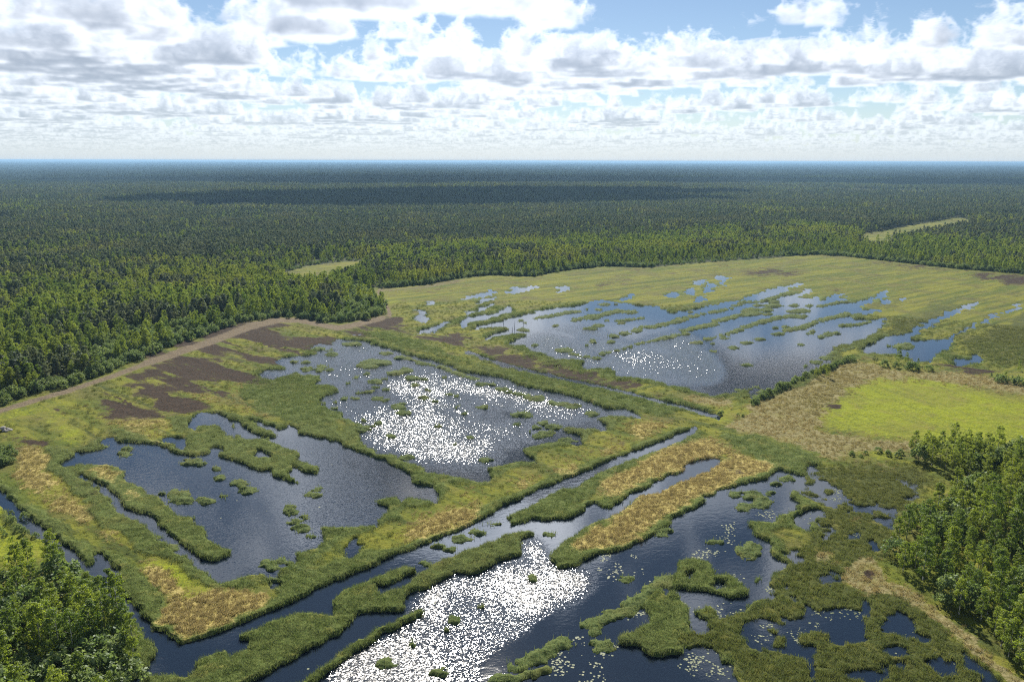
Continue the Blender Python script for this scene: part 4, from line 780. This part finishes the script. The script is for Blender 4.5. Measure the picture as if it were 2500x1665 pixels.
for i, sobj in enumerate(PADS): sobj.location = (x[i], y[i], .01); tag(sobj, 'pale round lily pad floating on the near pond', 'lily pad', 'lily pads')
scatter('lily_pads', x[2:], y[2:], np.full(len(x) - 2, .012), PADS, .14, .5)
print('pads', msk.sum())

# ------------------------------------------------------------------ trees
def leaf_cloud(centres, radii, n_each, size, up=.3, flat=.75):
    """leaf-sized faces gathered in clumps round the ends of the twigs"""
    c = np.repeat(centres, n_each, 0); R = np.repeat(radii, n_each)
    n = len(c); d = rng.normal(size=(n, 3)); d /= np.linalg.norm(d, axis=1, keepdims=True)
    p = c + d * (R * rng.uniform(.35, 1.0, n) ** .6)[:, None] * np.array([1, 1, flat])
    nrm = d + rng.normal(size=(n, 3)) * .55 + np.array([0, 0, up]); nrm /= np.linalg.norm(nrm, axis=1, keepdims=True)
    t = np.cross(nrm, rng.normal(size=(n, 3))); t /= np.linalg.norm(t, axis=1, keepdims=True) + 1e-9; b = np.cross(nrm, t)
    s = (size * rng.uniform(.6, 1.3, n))[:, None]
    v = np.stack([p - t * s, p + b * s * .62, p + t * s * 1.1, p - b * s * .62], 1).reshape(-1, 3)
    return v, np.arange(4 * n).reshape(n, 4)
def tube(path, radii, sides=6):
    v = []; f = []
    for i, (p, r) in enumerate(zip(path, radii)):
        for k in range(sides):
            a = 6.2832 * k / sides; v.append((p[0] + r * math.cos(a), p[1] + r * math.sin(a), p[2]))
        if i:
            o = (i - 1) * sides
            for k in range(sides): f.append((o + k, o + (k + 1) % sides, o + sides + (k + 1) % sides, o + sides + k))
    return v, f
def trunk_mesh(name, h, r, m, limbs, crown0, spread):
    V, Fc = [], []
    def add(vf):
        o = len(V); V.extend(vf[0]); Fc.extend([tuple(i + o for i in q) for q in vf[1]])
    bx, by = rng.normal(0, .18, 2)
    pt = lambda t: (bx * math.sin(t * 2.6), by * math.sin(t * 2.1), h * t - .15)
    add(tube([pt(t) for t in (0, .15, .4, .65, .93)], [r * 1.25, r, r * .75, r * .48, r * .12], 7))
    for _ in range(limbs):
        t = rng.uniform(crown0, .85); a = rng.uniform(0, 6.283); p = pt(t); L = spread * rng.uniform(.5, .95) * (1.1 - t)
        q = (p[0] + L * math.cos(a), p[1] + L * math.sin(a), p[2] + L * .9)
        mid = ((p[0] + q[0]) / 2, (p[1] + q[1]) / 2, (p[2] + q[2]) / 2 - L * .08)
        add(tube([p, mid, q], [r * .34, r * .22, r * .06], 4))
    return mesh_np(name, np.array(V), np.array(Fc), m)
def birch_crown(h, R, n=84, each=46, size=.145):
    t = np.clip(rng.beta(1.35, 1.25, n), .02, .99); t = .14 + t * .86
    prof = R * np.where(t < .4, .62 + .38 * (t / .4), np.sqrt(np.maximum(0, 1 - ((t - .4) / .62) ** 1.7)))
    lob = 1 + .18 * np.sin(rng.uniform(0, 6.28) + 3 * rng.uniform(0, 6.28, n))
    a = rng.uniform(0, 6.283, n); rad = prof * np.sqrt(rng.uniform(.15, 1, n)) * lob
    c = np.stack([rad * np.cos(a), rad * np.sin(a), t * h], -1)
    return leaf_cloud(c, rng.uniform(.42, .85, n) * (R / 2.4), each, size)
def pine_crown(h, R, n=46, each=13, size=.34):
    t = .30 + .70 * rng.beta(1.1, 1.25, n)
    prof = R * (1 - ((t - .30) / .72) ** 1.9) * rng.uniform(.5, 1.1, n) + .12
    a = rng.uniform(0, 6.283, n)
    c = np.stack([prof * np.cos(a), prof * np.sin(a), t * h], -1)
    return leaf_cloud(c, rng.uniform(.4, .8, n) * R / 1.7, each, size, .5, .5)
def willow_crown(h, R, n=44, each=18, size=.19):
    a = rng.uniform(0, 6.283, n); el = np.arcsin(rng.uniform(.02, 1, n)); k = rng.uniform(.55, 1, n) ** .5
    c = np.stack([R * k * np.cos(el) * np.cos(a), R * k * np.cos(el) * np.sin(a), h * (.12 + .8 * k * np.sin(el))], -1)
    return leaf_cloud(c, rng.uniform(.3, .6, n) * R / 1.6, each, size)
def make_tree(kind, i):
    if kind == 'birch_tree':
        h, R = rng.uniform(8.5, 12), rng.uniform(1.5, 2.3)
        v, f = birch_crown(h, R); lm, bm, r, c0 = M_BIRCH, M_BIRCHBARK, .12, .2
    elif kind == 'pine_tree':
        h, R = rng.uniform(8, 11.5), rng.uniform(1.4, 2.2)
        v, f = pine_crown(h, R); lm, bm, r, c0 = M_PINE, M_PINEBARK, .15, .4
    else:
        h, R = rng.uniform(2.6, 3.6), rng.uniform(1.5, 2.1)
        v, f = willow_crown(h, R); lm, bm, r, c0 = M_WILLOW, M_WILLOWBARK, .06, .15
    root = bpy.data.objects.new(kind, None); COL.objects.link(root); root.empty_display_size = .5
    crown = mesh_np('crown', v, f, lm, root, smooth=False)
    trunk = trunk_mesh('trunk' if kind != 'willow_shrub' else 'stems', h, r, bm, 6, c0, R * 1.5)
    trunk.parent = root
    return root, crown, trunk, h
PROTO = {k: [make_tree(k, i) for i in range(n)] for k, n in (('birch_tree', 8), ('pine_tree', 6), ('willow_shrub', 5))}

def poly_world(p): return ground(p[:, 0], p[:, 1])
def darts(P, spacing, fall=1.0):
    """scattered points inside a polygon, no two closer than the spacing"""
    lo, hi = P.min(0), P.max(0); lo = np.maximum(lo, [-260, 60]); hi = np.minimum(hi, [330, 420])
    s = spacing * .74; gx, gy = np.meshgrid(np.arange(lo[0], hi[0], s), np.arange(lo[1], hi[1], s))
    x = gx.ravel() + rng.uniform(-.5, .5, gx.size) * s; y = gy.ravel() + rng.uniform(-.5, .5, gx.size) * s
    q = np.roll(P, -1, 0); ins = np.zeros(x.shape, bool)
    for a, b in zip(P, q):
        k = (a[1] > y) != (b[1] > y); ins ^= k & (x < (b[0] - a[0]) * (y - a[1]) / (b[1] - a[1] + 1e-12) + a[0])
    x, y = x[ins], y[ins]; keep = []
    for i in rng.permutation(len(x)):
        if all((x[i] - x[j]) ** 2 + (y[i] - y[j]) ** 2 > spacing ** 2 for j in keep): keep.append(i)
    return x[keep], y[keep]
trees = []      # (kind, x, y, size, place)
PE, PW = poly_world(GROVE_EAST), poly_world(GROVE_WEST)
for P, place, sp in ((PE, 'east', 2.75), (PW, 'west', 2.7)):
    x, y = darts(P, sp)
    for a, b in zip(x, y):
        w = rng.random(); dens = fbm(a / 11, b / 11, 40, 2)
        if dens < .12: continue
        if place == 'west':
            if w < .30: trees.append(('willow_shrub', a, b, rng.uniform(1.5, 2.3), place))
            else: trees.append(('birch_tree', a, b, rng.uniform(.55, .98) * (.8 + .4 * dens), place))
        else:
            if w < .16: trees.append(('willow_shrub', a, b, rng.uniform(1.2, 1.9), place))
            else: trees.append(('birch_tree', a, b, rng.uniform(.52, .88) * (.8 + .4 * dens), place))
def along(t, pts, gap, jit):
    W = ground(*S(t, pts).T); out = []
    for a, b in zip(W[:-1], W[1:]):
        L = math.hypot(*(b - a)); n = max(1, int(L / gap))
        for k in range(n): out.append(a + (b - a) * (k + rng.random()) / n + rng.normal(0, jit, 2))
    return out
# bushes on the bank between the north pond and the dry field, and round its corner
for p in along('3', [(490, 985),(600, 920),(700, 870),(800, 820),(900, 770),(1010, 740),(1100, 700),(1180, 665)], 1.1, .7): trees.append(('willow_shrub', *p, rng.uniform(.35, .85), 'bank'))
for x, y, k, s in [(1490, 690, 'birch_tree', .62),(1330, 685, 'pine_tree', .30),(1350, 690, 'pine_tree', .24),(1400, 715, 'willow_shrub', 1.1),(1550, 690, 'birch_tree', .4),(1590, 735, 'willow_shrub', 1.3),(1570, 730, 'willow_shrub', 1.0),(1700, 740, 'willow_shrub', .9),(1630, 705, 'birch_tree', .3),(1480, 720, 'willow_shrub', .9),(2130, 795, 'pine_tree', .24),(2200, 820, 'willow_shrub', 1.1),(2225, 815, 'birch_tree', .36),(2320, 740, 'birch_tree', .4),(2260, 825, 'willow_shrub', 1.0),(2320, 835, 'willow_shrub', 1.1),(2180, 805, 'willow_shrub', .8),(1010, 790, 'birch_tree', .48),(985, 760, 'birch_tree', .36),(960, 770, 'birch_tree', .34),(930, 790, 'birch_tree', .33)]:
    trees.append((k, *ground(*S('3', [(x, y)])[0]), s, 'corner'))
for p in along('3', [(1170, 1310),(1300, 1300),(1420, 1310),(1540, 1330)], 1.3, 1.6): trees.append(('willow_shrub', *p, rng.uniform(.3, .6), 'row'))
for p in along('3', [(210, 1060),(300, 1040),(420, 1050)], 1.6, 1.6): trees.append(('willow_shrub', *p, rng.uniform(.25, .5), 'row'))
for p in along('4', [(20, 420),(120, 540),(260, 640)], 2.2, 2.0): trees.append(('willow_shrub', *p, rng.uniform(.3, .7), 'ditch'))
for p in along('1', [(0, 1330),(30, 1420),(40, 1300)], 1.4, 1.4): trees.append(('willow_shrub', *p, rng.uniform(.5, .9), 'ditch'))
# the edge of the woods along the track: willows in front, birches behind
for t, pts in (('1', [(-300, 1075),(0, 985),(200, 918),(600, 812),(900, 688),(1200, 563),(1600, 424),(1960, 372),(2250, 416)]), ('2', [(0, 412),(160, 398),(260, 360),(282, 310)]), ('2', [(300, 182),(600, 154),(860, 103),(1030, 88),(1310, 100),(1470, 66),(1800, 28),(2130, 36)]), ('s', [(1903, 624),(1993, 621),(2057, 624),(2205, 640),(2354, 656),(2500, 667),(2700, 680)])):
    for row, (k, gap, back) in enumerate((('willow_shrub', 1.7, 1), ('willow_shrub', 2.2, 5), ('birch_tree', 3.4, 9), ('birch_tree', 3.4, 14))):
        for p in along(t, pts, gap, 1.5):
            n = fbm(p[0] / 25, p[1] / 25, 44, 2)
            if k == 'birch_tree' and n < .34: continue
            r = math.hypot(*p); q = p * (r + back) / r
            trees.append((k, q[0], q[1], rng.uniform(.7, 1.4) if k == 'willow_shrub' else rng.uniform(.55, .95), 'edge'))
# the forest: a loose grid of trees, sparser but the same woods farther off
def forest_points(r0, r1, s):
    n = int(1.40 / 2 * (r1 * r1 - r0 * r0) / (s * s))
    r = np.sqrt(rng.uniform(r0 * r0, r1 * r1, n)); a = rng.uniform(-.70, .70, n)
    x, y = r * np.sin(a), r * np.cos(a)
    px, py = project(x, y)
    ok = (sample(forest, px, py) > .6) & (px > -120) & (px < 2620)
    return x[ok], y[ok], px[ok], py[ok]
fx_, fy_, fk_, fs_ = [], [], [], []
for r0, r1, s, mul in ((300, 900, 3.3, 1.0), (900, 1700, 4.1, 1.03), (1700, 3000, 6.3, 1.12)):
    x, y, px, py = forest_points(r0, r1, s)
    bp = np.maximum(sample(birchy, px, py), .07 * (r0 >= 900) + .04) * (.4 + 1.2 * fbm(x / 60, y / 60, 51, 2)) * sstep(.30, .55, fbm(x / 28, y / 28, 52, 2) + .1 * (sample(birchy, px, py) > .2)) * 1.35
    bp = np.maximum(bp, .32 * sstep(.60, .70, fbm(x / 170, y / 120, 58, 3)))
    bush = sample(bushland, px, py) > .5
    u = rng.random(len(x)); ed = sample(woodedge, px, py); ed = np.where(r0 < 900, ed, 1)
    bp = np.where(ed < .97, np.maximum(bp, .75 - .6 * sstep(.8, .97, ed)), bp)
    bush = bush | (rng.random(len(x)) < .75 * sstep(.80, .60, ed))
    k = np.where(bush, np.where(u < .86, 2, 0), np.where(u < bp, 0, 1))
    gap = (fbm(x / 40, y / 40, 53, 2) < .24) & (k == 1) & (u > .5)
    sz = (.5 + .5 * sstep(.62, .985, ed)) * (.78 + .44 * fbm(x / 90, y / 90, 57, 2)) * np.where(k == 0, rng.uniform(.5, 1.0, len(x)), np.where(k == 1, rng.uniform(.62, 1.12, len(x)), rng.uniform(.8, 1.7, len(x)))) * mul
    ok = ~gap; fx_.append(x[ok]); fy_.append(y[ok]); fk_.append(k[ok]); fs_.append(sz[ok])
fx_, fy_, fk_, fs_ = map(np.concatenate, (fx_, fy_, fk_, fs_))
KIND = ['birch_tree', 'pine_tree', 'willow_shrub']
tx = np.concatenate([[t[1] for t in trees], fx_]); ty = np.concatenate([[t[2] for t in trees], fy_])
tk = np.concatenate([[KIND.index(t[0]) for t in trees], fk_]).astype(int); ts = np.concatenate([[t[3] for t in trees], fs_])
place = [t[4] for t in trees] + ['forest'] * len(fx_)
tz = height(tx, ty, survey(tx, ty)); tz = np.maximum(tz, .1)
ppx, ppy = project(tx, ty)
hgt = np.where(tk == 0, 10, np.where(tk == 1, 12, 3.1)) * ts
big = hgt / np.hypot(tx, ty)
big[(ppx < -10) | (ppx > 2510) | (ppy > 1690)] = 0
words = {'east': 'in the dense grove right of the near pond', 'west': 'in the dark grove at the lower left ditch', 'bank': 'in the bank row by the far pond', 'corner': 'at the dry field corner near the far pond', 'row': 'by the edge of the bright green field', 'ditch': 'beside the left ditch', 'edge': 'at the wood edge along the track', 'forest': 'in the forest beyond the track'}
groups = {'east': 'trees of the right-hand grove', 'west': 'trees of the lower left grove', 'bank': 'bushes on the pond bank', 'corner': 'bushes at the field corner', 'row': 'low bushes by the bright field', 'ditch': 'bushes beside the left ditch', 'edge': 'trees along the wood edge', 'forest': 'trees of the forest'}
single = np.zeros(len(tx), bool)
woodedge_of = lambda a, b: float(sample(woodedge, np.array([a]), np.array([b]))[0])
def neighbours(i):
    r2 = (tx - tx[i]) ** 2 + (ty - ty[i]) ** 2; q = np.nonzero((r2 < 36) & (r2 > 0))[0]
    if len(q) == 0: return 'standing clear'
    b = q[np.argmin(r2[q])]; c = len(q)
    return ('taller than' if hgt[i] > hgt[b] * 1.15 else 'shorter than' if hgt[i] < hgt[b] * .85 else 'level with') + (' a birch' if tk[b] == 0 else ' a pine' if tk[b] == 1 else ' a willow')
for kn, kind in enumerate(KIND):
    idx_ = np.nonzero((tk == kn) & (big > 0))[0]
    take = idx_[np.argsort(-big[idx_])][:300]
    single[take] = True
    med = np.median(hgt[take])
    for j, i in enumerate(take):
        pr = PROTO[kind]
        if j < len(pr): root, crown, trunk, h = pr[j]
        else:
            src = pr[int(rng.integers(len(pr)))]
            root = src[0].copy(); COL.objects.link(root)
            for part in src[1:3]:
                c = part.copy(); COL.objects.link(c); c.parent = root
        root.location = (tx[i], ty[i], tz[i] - .1); s = ts[i]; root.scale = (s * rng.uniform(.92, 1.12), s * rng.uniform(.92, 1.12), s); root.rotation_euler = (0, 0, rng.uniform(0, 6.283))
        pl = place[i]
        if pl not in ('east', 'west', 'bank', 'corner', 'row', 'ditch'): near_k = neighbours(i)
        size = ('tall' if hgt[i] > med * 1.12 else 'low' if hgt[i] < med * .85 else 'middling')
        look = {'birch_tree': 'bright birch', 'pine_tree': 'dark pine', 'willow_shrub': 'willow bush'}[kind]
        where = words[pl]
        if pl in ('east', 'west'):
            P = PE if pl == 'east' else PW
            q = np.roll(P, -1, 0); e = q - P; t = np.clip(((tx[i] - P[:, 0]) * e[:, 0] + (ty[i] - P[:, 1]) * e[:, 1]) / (e ** 2).sum(1), 0, 1)
            edge = np.min(np.hypot(tx[i] - P[:, 0] - t * e[:, 0], ty[i] - P[:, 1] - t * e[:, 1]))
            deep = 'edging' if edge < 2.6 else 'inside'
            part = 'far end' if ppy[i] < (1250 if pl == 'east' else 1440) else 'middle' if ppy[i] < (1430 if pl == 'east' else 1560) else 'near end'
            where = f"{deep} the {'right-hand' if pl == 'east' else 'lower left'} grove's {part}, {neighbours(i)}"
        else:
            if pl in ('edge', 'forest'):
                spot = next(nm for lim, nm in ((180, 'left track end'), (360, 'lower track'), (540, 'middle track'), (700, 'track bend'), (930, 'leafy spur'), (1130, 'far meadow left'), (1400, 'far meadow middle'), (1750, 'far meadow top'), (2050, 'meadow corner'), (2300, 'dark soil strip'), (9999, 'soil strip end')) if ppx[i] < lim)
                where = f"{'on the wood edge' if pl == 'edge' else 'in the ' + ('front' if woodedge_of(ppx[i], ppy[i]) < .93 else 'inner' if ppy[i] > 850 else 'deep') + ' forest'} behind the {spot}, {near_k}"
            else: where += f", {'near' if ppy[i] > 935 else 'far'} part"
        tag(root, f"{size} {look} {where}", 'bush' if kind == 'willow_shrub' else 'tree', groups[pl])
rest = ~single
for kn, (kind, nm) in enumerate((('birch_tree', 'birch_forest'), ('pine_tree', 'pine_forest'), ('willow_shrub', 'willow_thicket'))):
    m = rest & (tk == kn)
    scatter(nm, tx[m], ty[m], tz[m] - .1, [p[1] for p in PROTO[kind]], 1, 1, weights=ts[m]); print(nm, m.sum())
# beyond three kilometres the woods are laid out in plots of simple pines and birches
def plot(name, n, side_, share):
    V = []; Fq = []; mi = []
    for _ in range(n):
        x, y = rng.uniform(-side_ / 2, side_ / 2, 2); b = rng.random() < share; h = rng.uniform(8, 15) * (.85 if b else 1); R = (2.6 if b else 1.9) * rng.uniform(.8, 1.25); o = len(V); k = 5; a0 = rng.uniform(0, 6.28)
        V.append((x, y, h))
        for j in range(k): a = a0 + 6.283 * j / k; V.append((x + R * math.cos(a), y + R * math.sin(a), h * (.5 if b else .3)))
        V.append((x, y, 0.0))
        for j in range(k): Fq.append((o, o + 1 + j, o + 1 + (j + 1) % k)); mi.append(int(b)); Fq.append((o + k + 1, o + 1 + (j + 1) % k, o + 1 + j)); mi.append(int(b))
    ob = mesh_np(name, np.array(V), np.array(Fq), [M_PINE, M_BIRCH], smooth=False); ob.data.polygons.foreach_set('material_index', mi)
    return tag(ob, kind='stuff')
PLOTS = [plot('distant_woods', 150, 74, .05), plot('distant_woods', 150, 74, .08), plot('distant_woods', 140, 74, .55)]
def plot_points(r0, r1, s):
    n = int(1.40 / 2 * (r1 * r1 - r0 * r0) / (s * s)); r = np.sqrt(rng.uniform(r0 * r0, r1 * r1, n)); a = rng.uniform(-.70, .70, n)
    x, y = r * np.sin(a), r * np.cos(a); px, py = project(x, y); ok = (px > -120) & (px < 2620) & (sample(forest, px, np.maximum(py, RY0 + 4)) > .5)
    return x[ok], y[ok], px[ok], py[ok]
a_, b_ = plot_points(2950, 9000, 62), plot_points(9000, 26000, 130)
x = np.concatenate([a_[0], b_[0]]); y = np.concatenate([a_[1], b_[1]]); px = np.concatenate([a_[2], b_[2]]); py = np.concatenate([a_[3], b_[3]])
sz = np.concatenate([np.full(len(a_[0]), 1.0), np.full(len(b_[0]), 1.5)])
bl = (sample(birchy, px, py) > .2) | (fbm(x / 420, y / 260, 61) > .64)
pk = np.where(bl & (rng.random(len(x)) < .8), 2, rng.integers(0, 2, len(x)))
z = height(x, y, {'reed': 0, 'straw': 0, 'brown': 0, 'track': 0, 'land': np.ones(len(x))}) - .3
for i, p in enumerate(PLOTS): p.location = (x[i], y[i], z[i])
scatter('distant_forest', x[3:], y[3:], z[3:], PLOTS, .9, 1.1, pick=pk[3:], weights=sz[3:]); print('plots', len(x))
# ------------------------------------------------------------------ a few drowned stems in the far pond and the spoil heap by the track
for (x0, y0, h) in ((1040, 448, 3.2), (1196, 455, 4.2), (1255, 452, 4.6), (1180, 470, 2.2), (1120, 420, 2.4), (965, 455, 2.0)):
    g0 = ground(*S('2', [(x0, y0)])[0]); root = bpy.data.objects.new('dead_tree', None); COL.objects.link(root); root.location = (*g0, -.2)
    v, f = tube([(0, 0, 0), (.04, .03, h * .5), (.12, -.02, h)], [.13, .09, .03], 6); mesh_np('trunk', np.array(v), np.array(f), M_DEADWOOD, root)
    for k in range(2):
        zz = h * rng.uniform(.45, .8); a = rng.uniform(0, 6.28); v, f = tube([(0.05, 0, zz), (.5 * math.cos(a), .5 * math.sin(a), zz + .35)], [.045, .012], 4); mesh_np('branch', np.array(v), np.array(f), M_DEADWOOD, root)
    tag(root, f"bare grey dead stem, {'tall' if h > 4 else 'short' if h < 2.3 else 'medium'}, standing in the shallow left end of the far pond", 'dead tree', 'dead stems in the far pond')
def stone_mat():
    m, g = mat('grey_stone'); c = g.mix(g.noise(g.pos(), 3, 4), (.16, .15, .14), (.42, .40, .37)); g.out(g.princ(c, .85)); return m
M_STONE = stone_mat()
heap = bpy.data.objects.new('stone_heap', None); COL.objects.link(heap); g0 = ground(*S('1', [(28, 1165)])[0]); heap.location = (*g0, .2)
for k in range(16):
    bm = bmesh.new(); bmesh.ops.create_icosphere(bm, subdivisions=2, radius=rng.uniform(.35, .8))
    for v in bm.verts: v.co *= 1 + .28 * (float(fbm(v.co.x * 3 + k, v.co.y * 3 + v.co.z * 2, k, 2)) - .5) * 2; v.co.z *= .7
    me = bpy.data.meshes.new('stone'); bm.to_mesh(me); bm.free(); me.materials.append(M_STONE)
    o = bpy.data.objects.new('stone', me); COL.objects.link(o); o.parent = heap; a = rng.uniform(0, 6.28); r = rng.uniform(0, 1.9); o.location = (r * math.cos(a), r * math.sin(a), max(.2, 1.2 - r * .6) * rng.uniform(.5, 1))
tag(heap, 'heap of pale grey stones on bare soil at the left edge', 'stone heap')
# ------------------------------------------------------------------ the clouds overhead whose shade lies on the woods
def cloud_mat():
    m, g = mat('cloud_white'); d = g.N('ShaderNodeBsdfDiffuse'); d.inputs[0].default_value = (.9, .9, .92, 1); t = g.N('ShaderNodeBsdfTranslucent'); t.inputs[0].default_value = (.85, .86, .9, 1)
    x = g.N('ShaderNodeMixShader'); x.inputs[0].default_value = .6; g.L(d.outputs[0], x.inputs[1]); g.L(t.outputs[0], x.inputs[2]); g.out(x.outputs[0]); return m
M_CLOUD = cloud_mat()
def cloud(cx, cy, lx, ly, seed):
    """a flat-bottomed heap of billows 1.1 km up; cx, cy is where its shade falls"""
    r_ = np.random.default_rng(seed); alt = 1150.0
    ox, oy = math.sin(SUN_AZ) / math.tan(SUN_EL) * alt, math.cos(SUN_AZ) / math.tan(SUN_EL) * alt
    n = 90; x = np.linspace(-1.15, 1.15, n); gx, gy = np.meshgrid(x, x)
    rr_ = np.hypot(gx, gy); w = fbm(gx * 2.2 + seed * 7, gy * 2.2, seed, 4)
    d = 1 - rr_ + (w - .5) * 1.3
    top = np.maximum(d, 0) ** .6 * 190 * (.5 + w); bot = -np.maximum(d, 0) ** .4 * 18
    keep = d > 0
    q = np.arange(n * n).reshape(n, n); f = np.stack([q[:-1, :-1], q[:-1, 1:], q[1:, 1:], q[1:, :-1]], -1).reshape(-1, 4); f = f[(d.ravel()[f] > 0).any(1)]
    v1 = np.stack([gx.ravel() * lx, gy.ravel() * ly, top.ravel()], -1); v2 = v1.copy(); v2[:, 2] = bot.ravel()
    o = mesh_np('cloud', np.concatenate([v1, v2]), np.concatenate([f, f[:, ::-1] + n * n]), M_CLOUD); o.location = (cx + ox, cy + oy, alt)
    return tag(o, kind='stuff')
def shade(x, y, lx, ly, seed): g_ = ground(x, y); cloud(g_[0], g_[1], lx, ly, seed)
shade(950, 484, 620, 290, 1); shade(1330, 472, 440, 220, 2)
shade(1250, 442, 1500, 660, 3); shade(800, 447, 420, 150, 4); shade(1850, 441, 420, 160, 5)
shade(2380, 446, 800, 480, 6); shade(330, 444, 420, 140, 7)
# ------------------------------------------------------------------ haze: one closed box of thin even air over the whole land
def haze_box():
    bm = bmesh.new(); bmesh.ops.create_cube(bm, size=1.0); me = bpy.data.meshes.new('haze'); bm.to_mesh(me); bm.free()
    m, g = mat('haze'); v = g.N('ShaderNodeVolumePrincipled'); v.inputs['Color'].default_value = (.27, .46, .68, 1); v.inputs['Density'].default_value = HAZE; v.inputs['Anisotropy'].default_value = .35
    g.out(None, v.outputs[0]); me.materials.append(m)
    o = bpy.data.objects.new('haze', me); COL.objects.link(o); top, bot = ZTOP, -3.0
    o.scale = (88000, 88000, top - bot); o.location = (0, 0, (top + bot) / 2); tag(o, kind='stuff')
HAZE = 1 / 13000.0; ZTOP = 84.0
haze_box()
